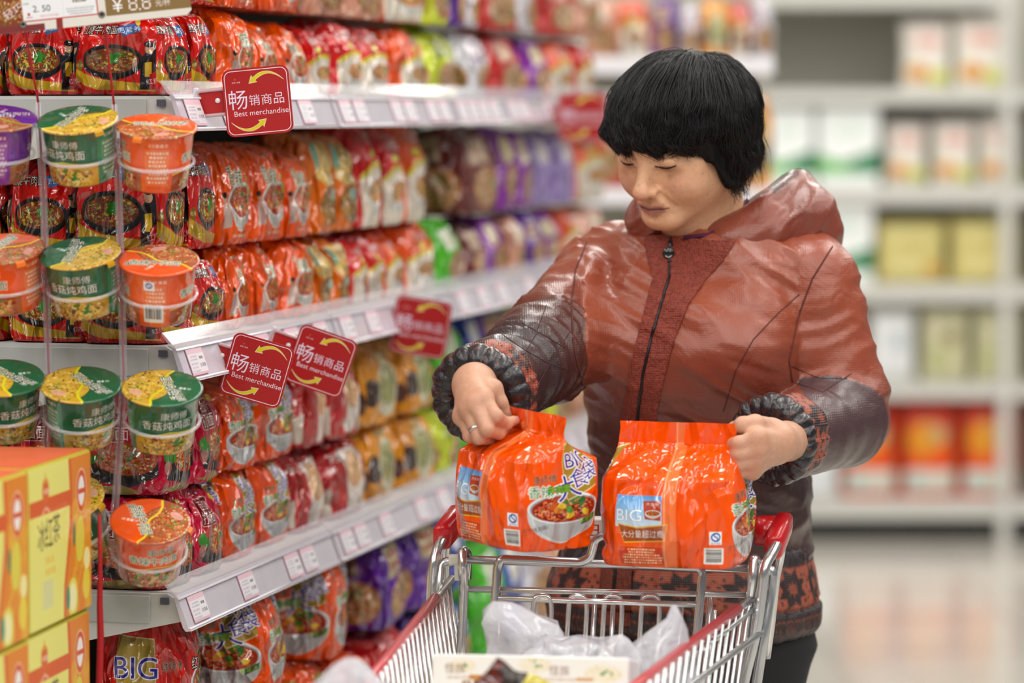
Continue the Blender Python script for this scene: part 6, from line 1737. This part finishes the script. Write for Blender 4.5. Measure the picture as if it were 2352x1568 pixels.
q = MB(); q.tube([dsk + Vector((0, .0030, 0)), dsk + Vector((0, .002, 0)), dsk + Vector((0, -.0010, 0)), dsk + Vector((0, -.0018, 0))], [.0070, .0082, .0082, .0070], 28)
q.v = [tuple(Vector(v) - Vector(PO)) for v in q.v]; pull = q.build('zip_pull_disc', mat('pull_black', '0e0e10', rough=.25, coat=.6), person)
q = MB(); q.tube([dsk + Vector((.0048 * math.cos(t), -.0022, .0048 * math.sin(t) - .0006)) for t in np.linspace(PI + .5, 2 * PI - .5, 12)], .0006, 6)
for sx in (-1, 1): q.tube([dsk + Vector((sx * .0024, -.0022, .0022)), dsk + Vector((sx * .0024, -.0022, .0034))], .0006, 6)
q.v = [tuple(Vector(v) - Vector(PO)) for v in q.v]; q.build('pull_smile', mat('smile_grey', 'c8c8cc', rough=.4), pull)

# --- hem: gathered waist, flower band, dark border
HT = np.array([(1246, 1320, 1846, .134), (1268, 1300, 1850, .140), (1300, 1278, 1862, .150), (1330, 1268, 1870, .155), (1358, 1264, 1874, .156), (1372, 1266, 1874, .153), (1392, 1262, 1880, .157), (1420, 1266, 1879, .155), (1440, 1290, 1866, .142), (1450, 1310, 1845, .128)], float)
hz = np.array([A3(1500, r[0], YB_)[2] for r in HT]); hl = np.array([A3(r[1], r[0], YB_)[0] for r in HT]); hr = np.array([A3(r[2], r[0], YB_)[0] for r in HT])
hb = HT[:, 3]; o_ = np.argsort(hz); hz, hl, hr, hb = hz[o_], hl[o_], hr[o_], hb[o_]
def sdf_hem(p):
    d = trunk(p, hz, (hr - hl) / 2, (hr + hl) / 2, hb)[0]
    return smax(smax(d, p[:, 2] - hz[-1], .006), hz[0] - p[:, 2], .012)
ev, ef = sdf_mesh(sdf_hem, (-.0, 4.6, hz[0] - .012), (.50, 5.06, hz[-1] + .012), .0030)
en = v_normals(ev, ef)
_, ex, ey, ea, eb = trunk(ev, hz, (hr - hl) / 2, (hr + hl) / 2, hb)
eang = np.arctan2(ex / ea, ey / eb) * .155      # arc length round the front
gth = ridge(np.stack([eang * 60, ev[:, 2] * 6, eang * 0], 1), 6)
seamz = zz(1372)
ev = ev + en * (.005 * np.clip(gth, -.5, 1) * (np.exp(-((ev[:, 2] - zz(1262)) / .012) ** 2) + np.exp(-((ev[:, 2] - seamz) / .010) ** 2) * .6 + .35) - .004 * np.exp(-((ev[:, 2] - seamz) / .004) ** 2) + .002 * vnoise(ev * 30, 4))[:, None]
def flowers(u_, v_, per, rad, c_in, c_pat, edge=.0016):
    """eight-petal knit star repeated along u, dots between"""
    uu = (u_ / per - np.floor(u_ / per) - .5) * per
    rr = np.hypot(uu, v_) + 1e-9; th = np.arctan2(v_, uu)
    k = np.abs(((th / (PI / 4)) - np.floor(th / (PI / 4))) - .5) * 2       # 0 at petal axis
    wid = rr * np.tan(PI / 8) * k
    lobe = rad * .30 * np.clip(1 - np.abs(rr / rad - .58) / .42, 0, 1)
    pet = sst(edge, -edge, wid - lobe)
    u2 = (u_ / per - np.floor(u_ / per)); u2 = np.minimum(u2, 1 - u2) * per
    dots = np.zeros_like(uu)
    for du, dv in ((.0, 0), (.006, .008), (.006, -.008), (.0, .016), (.0, -.016), (.012, .018), (.012, -.018)):
        dots = np.maximum(dots, sst(.0030, .0014, np.hypot(u2 - du, v_ - dv)))
    return mixc(np.repeat(c_in[None], len(u_), 0), c_pat, np.maximum(pet, dots))
BAND, PAT = LC('a8553e'), LC('2e2022')
vmid = (zz(1284) + zz(1366)) / 2
ec = flowers(eang, ev[:, 2] - vmid, .072, .030, BAND, PAT)
ec = mixc(ec, DARK, sst(zz(1282), zz(1276), ev[:, 2]))
zig = np.abs(((eang * 70) % 1) - .5) * 2
ln = np.exp(-((ev[:, 2] - (zz(1392) - .004 * zig)) / .0011) ** 2) + .8 * np.exp(-((np.sin(eang * 620 + 4 * vnoise(ev * 40, 3))) / .22) ** 2) * np.exp(-((ev[:, 2] - zz(1418)) / .010) ** 2)
bot = mixc(np.repeat(LC('2c2022')[None], len(ev), 0), LC('8a4632'), np.clip(ln, 0, .85))
ec = mixc(ec, bot, sst(zz(1368), zz(1374), ev[:, 2]))
M_knit = vcol_mat('knit_print_nylon', rough=.5, coat=.12, weave=.5, bump=.2, bscale=60, coat_r=.35)
pmesh('jacket_hem', ev, ef, M_knit, ec)
hb_ = BVHTree.FromPolygons([Vector(v) for v in ev], [tuple(f) for f in ef])
_jb = jbvh; jbvh = hb_
strip('placket', [(1384, 1270), (1380, 1330), (1376, 1400), (1376, 1432)], [(1412, 1270), (1408, 1330), (1404, 1400), (1404, 1434)], M_plk, LC('7a3826'), .0022, 6)
strip('placket', [(1420, 1270), (1416, 1330), (1412, 1400), (1412, 1434)], [(1455, 1272), (1452, 1330), (1450, 1400), (1450, 1436)], M_plk, LC('7a3826'), .0022, 6)
seam_line('zip', [(1416, 1268), (1412, 1330), (1408, 1400), (1408, 1434)], .0021, mat('zip_black', '14141a'), .0015)
jbvh = _jb
# --- cuffs: flower band on the sleeve, puffed dark ring round the wrist
def cuff(center, axis, Rr, r_, band_len, sx=1.0, seed=0):
    center = v3(center); axis = v3(axis) / np.linalg.norm(axis)
    e1 = np.cross(axis, [0, 0, 1.]); e1 /= np.linalg.norm(e1); e2 = np.cross(e1, axis)
    def f(p): return s_tor(p, center, axis, Rr, r_)
    V, F = sdf_mesh(f, center - (Rr + r_ + .02), center + (Rr + r_ + .02), .0026)
    N_ = v_normals(V, F); q_ = V - center; h_ = q_ @ axis; th = np.arctan2(q_ @ e2, q_ @ e1)
    g = np.abs(np.sin(th * 9 + vnoise(V * 30, seed))) ** .6
    V = V + N_ * (.0035 * (g - .6) + .0022 * vnoise(V * 55, seed + 1))[:, None]
    lines = np.clip(np.exp(-((np.sin(th * 13 + 2.5 * vnoise(V * 25, seed + 2) + h_ * 60)) / .16) ** 2) * (np.sin(h_ * 420 + th * 3) > -.2), 0, 1)
    col = mixc(np.repeat(LC('1e1a20')[None], len(V), 0), LC('8a4630'), lines * .75 * (vnoise(V * 45, seed + 3) > -.1))
    pmesh('cuff', V, F, M_cuff, col)
    # band
    c2 = center - axis * (r_ * .7 + band_len / 2)
    def fb(p):
        q_ = p - c2; h_ = q_ @ axis; rad = np.sqrt(np.maximum((q_ * q_).sum(1) - h_ * h_, 0))
        rr = Rr + r_ * .55 - .004 * (h_ / band_len) ** 2 * 4
        return smax(np.abs(rad - rr) - .005, np.abs(h_) - band_len / 2, .006)
    V, F = sdf_mesh(fb, c2 - (Rr + r_ + .03), c2 + (Rr + r_ + .03), .0026)
    N_ = v_normals(V, F); q_ = V - c2; h_ = q_ @ axis; th = np.arctan2(q_ @ e2, q_ @ e1)
    V = V + N_ * (.0022 * ridge(np.stack([th * 5, h_ * 8, th * 0], 1), seed + 4) + .0015 * vnoise(V * 40, seed))[:, None]
    col = flowers(th * (Rr + r_ * .5) + .02, h_ - .0, .064, band_len * .52, LC('9a4a36'), LC('2a2022'))
    col = mixc(col, LC('2e2226'), sst(band_len * .43, band_len * .47, -h_))
    pmesh('cuff_band', V, F, M_knit, col)
M_cuff = vcol_mat('cuff_satin', rough=.3, coat=.35, bump=.5, bscale=70, coat_r=.2)
cuff(A3(1104, 908, 4.452), J_RWR - J_REL + np.array([-.02, -.06, -.03]), .0475, .0205, .040, seed=3)
cuff(A3(1776, 1010, 4.515), J_LWR - J_LEL + np.array([-.02, -.02, -.0]), .0430, .0190, .046, seed=9)
# --- hood, lying on the back of the neck
HC_ = A3(1724, 556, 4.88); HN = v3((-.56, .06, .80)); HN /= np.linalg.norm(HN); HP0 = A3(1748, 462, 4.80)
def sdf_hood(p):
    sh_ = smax(s_ell(p, HC_, (.118, .132, .118)), -s_ell(p, HC_ + v3((-.022, .035, .055)), (.080, .085, .088)), .012)
    d = smax(sh_, (p - HP0) @ HN, .008)
    d = smax(d, A3(0, 580, 4.8)[2] - p[:, 2], .02)
    rim = s_ell(p, A3(1486, 505, 4.80), (.022, .035, .034))
    d = smin(d, rim, .02)
    return smin(d, s_cap(p, A3(1672, 554, 4.745), A3(1868, 512, 4.80), .008, .026), .05)
ov, of = sdf_mesh(sdf_hood, HC_ - [.30, .27, .07], HC_ + [.16, .17, .14], .0032)
on = v_normals(ov, of)
fo = ridge(rot(ov, R(-38)) * np.array([6, 8, 34]), 3)
fo2 = ridge(rot(ov, R(-50)) * np.array([10, 12, 60]) + .5 * vnoise(ov * 16, 4)[:, None], 17)
ov2 = ov + on * (.0085 * np.clip(fo, -.4, 1) + .0045 * np.clip(fo2, 0, 1) + .003 * vnoise(ov * 26, 2))[:, None]
oc = np.repeat(LC('86402f')[None], len(ov), 0)
oc = mixc(oc, LC('2e2226'), np.exp(-((((ov - HP0) @ HN) + .0) / .005) ** 2) * (ov[:, 0] > A3(1775, 0, 4.8)[0]))
oc = mixc(oc, LC('6e352c'), .6 * np.clip(vnoise(ov * 12, 6), 0, 1))
hood = pmesh('hood', ov2, of, M_jacket, oc)
# inner collar in plum just showing at the neck
ptube('inner_collar', [A3(x, y, Y) for x, y, Y in ((1570, 546, 4.735), (1630, 540, 4.735), (1668, 520, 4.75), (1702, 480, 4.79), (1716, 460, 4.81))], [.003, .004, .004, .004, .003], mat('plum_knit', '4a1838', rough=.8), 8)
# --- trousers and shoes
def sdf_trs(p):
    d = s_ell(p, HIPC - [0, 0, .0], (.165, .135, .12))
    d = smin(d, s_cap(p, HJ[0], HJ[1], .10), .05)
    for i in (0, 1):
        d = smin(d, s_cap(p, HJ[i], KN[i], .094, .072), .03); d = smin(d, s_cap(p, KN[i], AK[i] - [0, 0, .03], .072, .068), .03)
    return d
xv_, xf_ = sdf_mesh(sdf_trs, (-.02, 4.55, -.04), (.50, 5.1, HIPC[2] + .14), .0075)
xn = v_normals(xv_, xf_); xv_ = xv_ + xn * (.004 * ridge(xv_ * np.array([9, 9, 16]), 3) + .003 * vnoise(xv_ * 14, 2))[:, None]
pmesh('trousers', xv_, xf_, vcol_mat('trouser_cloth', rough=.8, weave=.3), np.repeat(LC('15151a')[None], len(xv_), 0))
for i in (0, 1):
    def sdf_shoe(p, i=i):
        a = FT[i] - BF * .05 + [0, 0, .04]; b = FT[i] + BF * .15 + [0, 0, .03]
        return smax(smin(s_cap(p, a, b, .045, .036), s_cap(p, AK[i] - [0, 0, .03], AK[i], .046, .046), .03), .004 - p[:, 2], .01)
    V, F = sdf_mesh(sdf_shoe, FT[i] - [.14, .24, .02], FT[i] + [.14, .14, .16], .006)
    pmesh('shoe', V, F, vcol_mat('shoe_leather', rough=.4), np.repeat(LC('1c1a1a')[None], len(V), 0))
# ------------------------------------------------------------------ hair: a dark underlayer and strands combed from the crown
HRX, HRY, HRZ, HCN = .1045, .1150, .0905, np.array((0, .016, .026))
def zend(az):
    """lowest height of the strands by azimuth from her brow (radians)"""
    a = np.abs(np.degrees(az)); return np.interp(a, [0, 28, 42, 55, 68, 80, 95, 115, 140, 180], [.016, .012, .002, -.030, -.078, -.084, -.050, -.066, -.088, -.104])
def hair_pt(az, L, s):
    """L = arc from the crown in radians (to PI/2 over the dome, then straight down); s = shell factor"""
    dome = np.minimum(L, PI / 2); dn = np.maximum(L - PI / 2, 0) * .105
    cb = np.maximum(np.cos(dome), 0) ** 1.3      # the whorl lies towards the back of the head
    dx = np.sin(az) * np.sin(dome); dy = -np.cos(az) * np.sin(dome) + .62 * cb; dz = np.cos(dome); nn = np.sqrt(dx * dx + dy * dy + dz * dz)
    x = dx / nn * HRX * s; y = dy / nn * HRY * s; z = dz / nn * HRZ * s - dn
    k = 1 - .16 * np.clip(dn / .1, 0, 1.2)
    k = np.where(np.cos(az) > .3, 1 - .30 * np.clip(dn / .06, 0, 1), k)
    return np.stack([x * k, y * k, z], -1) + HCN
def sdf_cap_(p):
    q = head_l(p)
    az = np.arctan2(q[:, 0] - HCN[0], -(q[:, 1] - HCN[1])); ze = zend(az)
    d = s_ell(q, HCN, (HRX * .885, HRY * .885, HRZ * .90))
    dl = s_cap(np.stack([q[:, 0] * .93, q[:, 1] * .86, q[:, 2]], 1), (0, .016, .02), (0, .016, -.10), .0845)
    d = smin(d, smax(dl, q[:, 2] - .03, .01), .02)
    return smax(smax(d, (ze + .013) - q[:, 2], .006), -sdf_head_local(q) - .012, .004)
uv_, uf_ = sdf_mesh(sdf_cap_, HEAD_C - [.16, .17, .17], HEAD_C + [.17, .17, .15], .0034)
un = v_normals(uv_, uf_)
uv_ = uv_ + un * (.004 * ridge(head_l(uv_) * np.array([40, 40, 12]), 2) + .003 * vnoise(uv_ * 30, 3))[:, None]
hair = pmesh('hair', uv_, uf_, mat('hair_under', '09080a', rough=.6, spec=.25), None)
rh = np.random.RandomState(4)
NS, NPT = 22000, 12
az = rh.uniform(-PI, PI, NS); L0 = np.arccos(1 - rh.uniform(0, 1, NS) ** .8 * 1.02) * .96
lay = rh.uniform(0, 1, NS)
ze = zend(az) + rh.normal(0, .010, NS) + .03 * (rh.uniform(0, 1, NS) ** 3) + .007 * np.sin(az * 14 + 1.5) + .010 * vnoise(np.stack([az * 5, az * 0, az * 0], 1), 30)
Lend = np.where(ze > HCN[2], np.arccos(np.clip((ze - HCN[2]) / HRZ, -1, 1)), PI / 2 + (HCN[2] - ze) / .105)
Lend = np.maximum(np.minimum(Lend, L0 + rh.uniform(1.1, 2.4, NS)), L0 + .25)
t = np.linspace(0, 1, NPT)[None, :]
LL = L0[:, None] + (Lend - L0)[:, None] * t
seed3 = np.stack([az * 2.2, L0 * 3, np.zeros(NS)], 1)
sw = vnoise(seed3 * 1.2, 7)[:, None] * .35 + .16                # sideways sweep of the locks
AZ = az[:, None] + sw * t ** 1.4 * np.clip(np.abs(np.sin(LL)), .3, 1) * .8
shell = .885 + (.03 + .085 * lay[:, None]) * np.clip(t * 5, 0, 1) + .060 * vnoise(seed3 * 2.4, 3)[:, None] * np.clip(t * 2, 0, 1)
shell = shell + .035 * vnoise(seed3 * 5, 12)[:, None] * np.clip(t * 3, 0, 1)
PTS = hair_pt(AZ, LL, shell)
w1 = np.stack([vnoise(np.stack([az * 9 + k * 31, L0 * 9, np.zeros(NS)], 1), k) for k in range(3)], 1)
lock = vnoise(np.concatenate([PTS.reshape(-1, 3) * 55], 0), 9).reshape(NS, NPT); lock2 = vnoise(PTS.reshape(-1, 3) * 55 + 40, 10).reshape(NS, NPT)
PTS[..., 0] += (w1[:, 0:1] * .004 + lock * .0095) * t; PTS[..., 1] += (w1[:, 1:2] * .003 + lock2 * .008) * t; PTS[..., 2] += w1[:, 2:3] * .003 * t
ph = vnoise(np.stack([az * 6, L0 * 4, np.zeros(NS)], 1), 21)[:, None] * 6; wv = np.sin(t * 8.5 + ph) * t * .0052 * (.5 + np.clip(vnoise(seed3 * 3, 22)[:, None] + .5, 0, 1))
PTS[..., 0] += wv * np.cos(az)[:, None]; PTS[..., 1] += wv * np.sin(az)[:, None]; PTS *= 1.0
# a few flyaways
fly = rh.uniform(0, 1, NS) < .05
PTS[fly] += (PTS[fly] - HCN) * (t[..., None] ** 2) * rh.uniform(.01, .09, fly.sum())[:, None, None]
W = head_w(PTS.reshape(-1, 3)) - PO
hcv = bpy.data.hair_curves.new('hair_strands')
hcv.add_curves([NPT] * NS)
hcv.attributes['position'].data.foreach_set('vector', W.astype(np.float32).ravel())
ra = hcv.attributes.get('radius') or hcv.attributes.new('radius', 'FLOAT', 'POINT')
ra.data.foreach_set('value', np.tile(np.interp(np.linspace(0, 1, NPT), [0, .3, .8, 1], [.00034, .00040, .00030, .00006]), NS).astype(np.float32))
m = bpy.data.materials.new('black_hair'); m.use_nodes = True; nt = m.node_tree
hb2 = nt.nodes['Principled BSDF']; hb2.inputs['Base Color'].default_value = (.0050, .0045, .0058, 1); hb2.inputs['Roughness'].default_value = .40; hb2.inputs['Specular IOR Level'].default_value = .34
hcv.materials.append(m)
ho = bpy.data.objects.new('hair_strands', hcv); link(ho, hair); ho['kind'] = 'stuff'
bpy.data.objects.remove(_to)
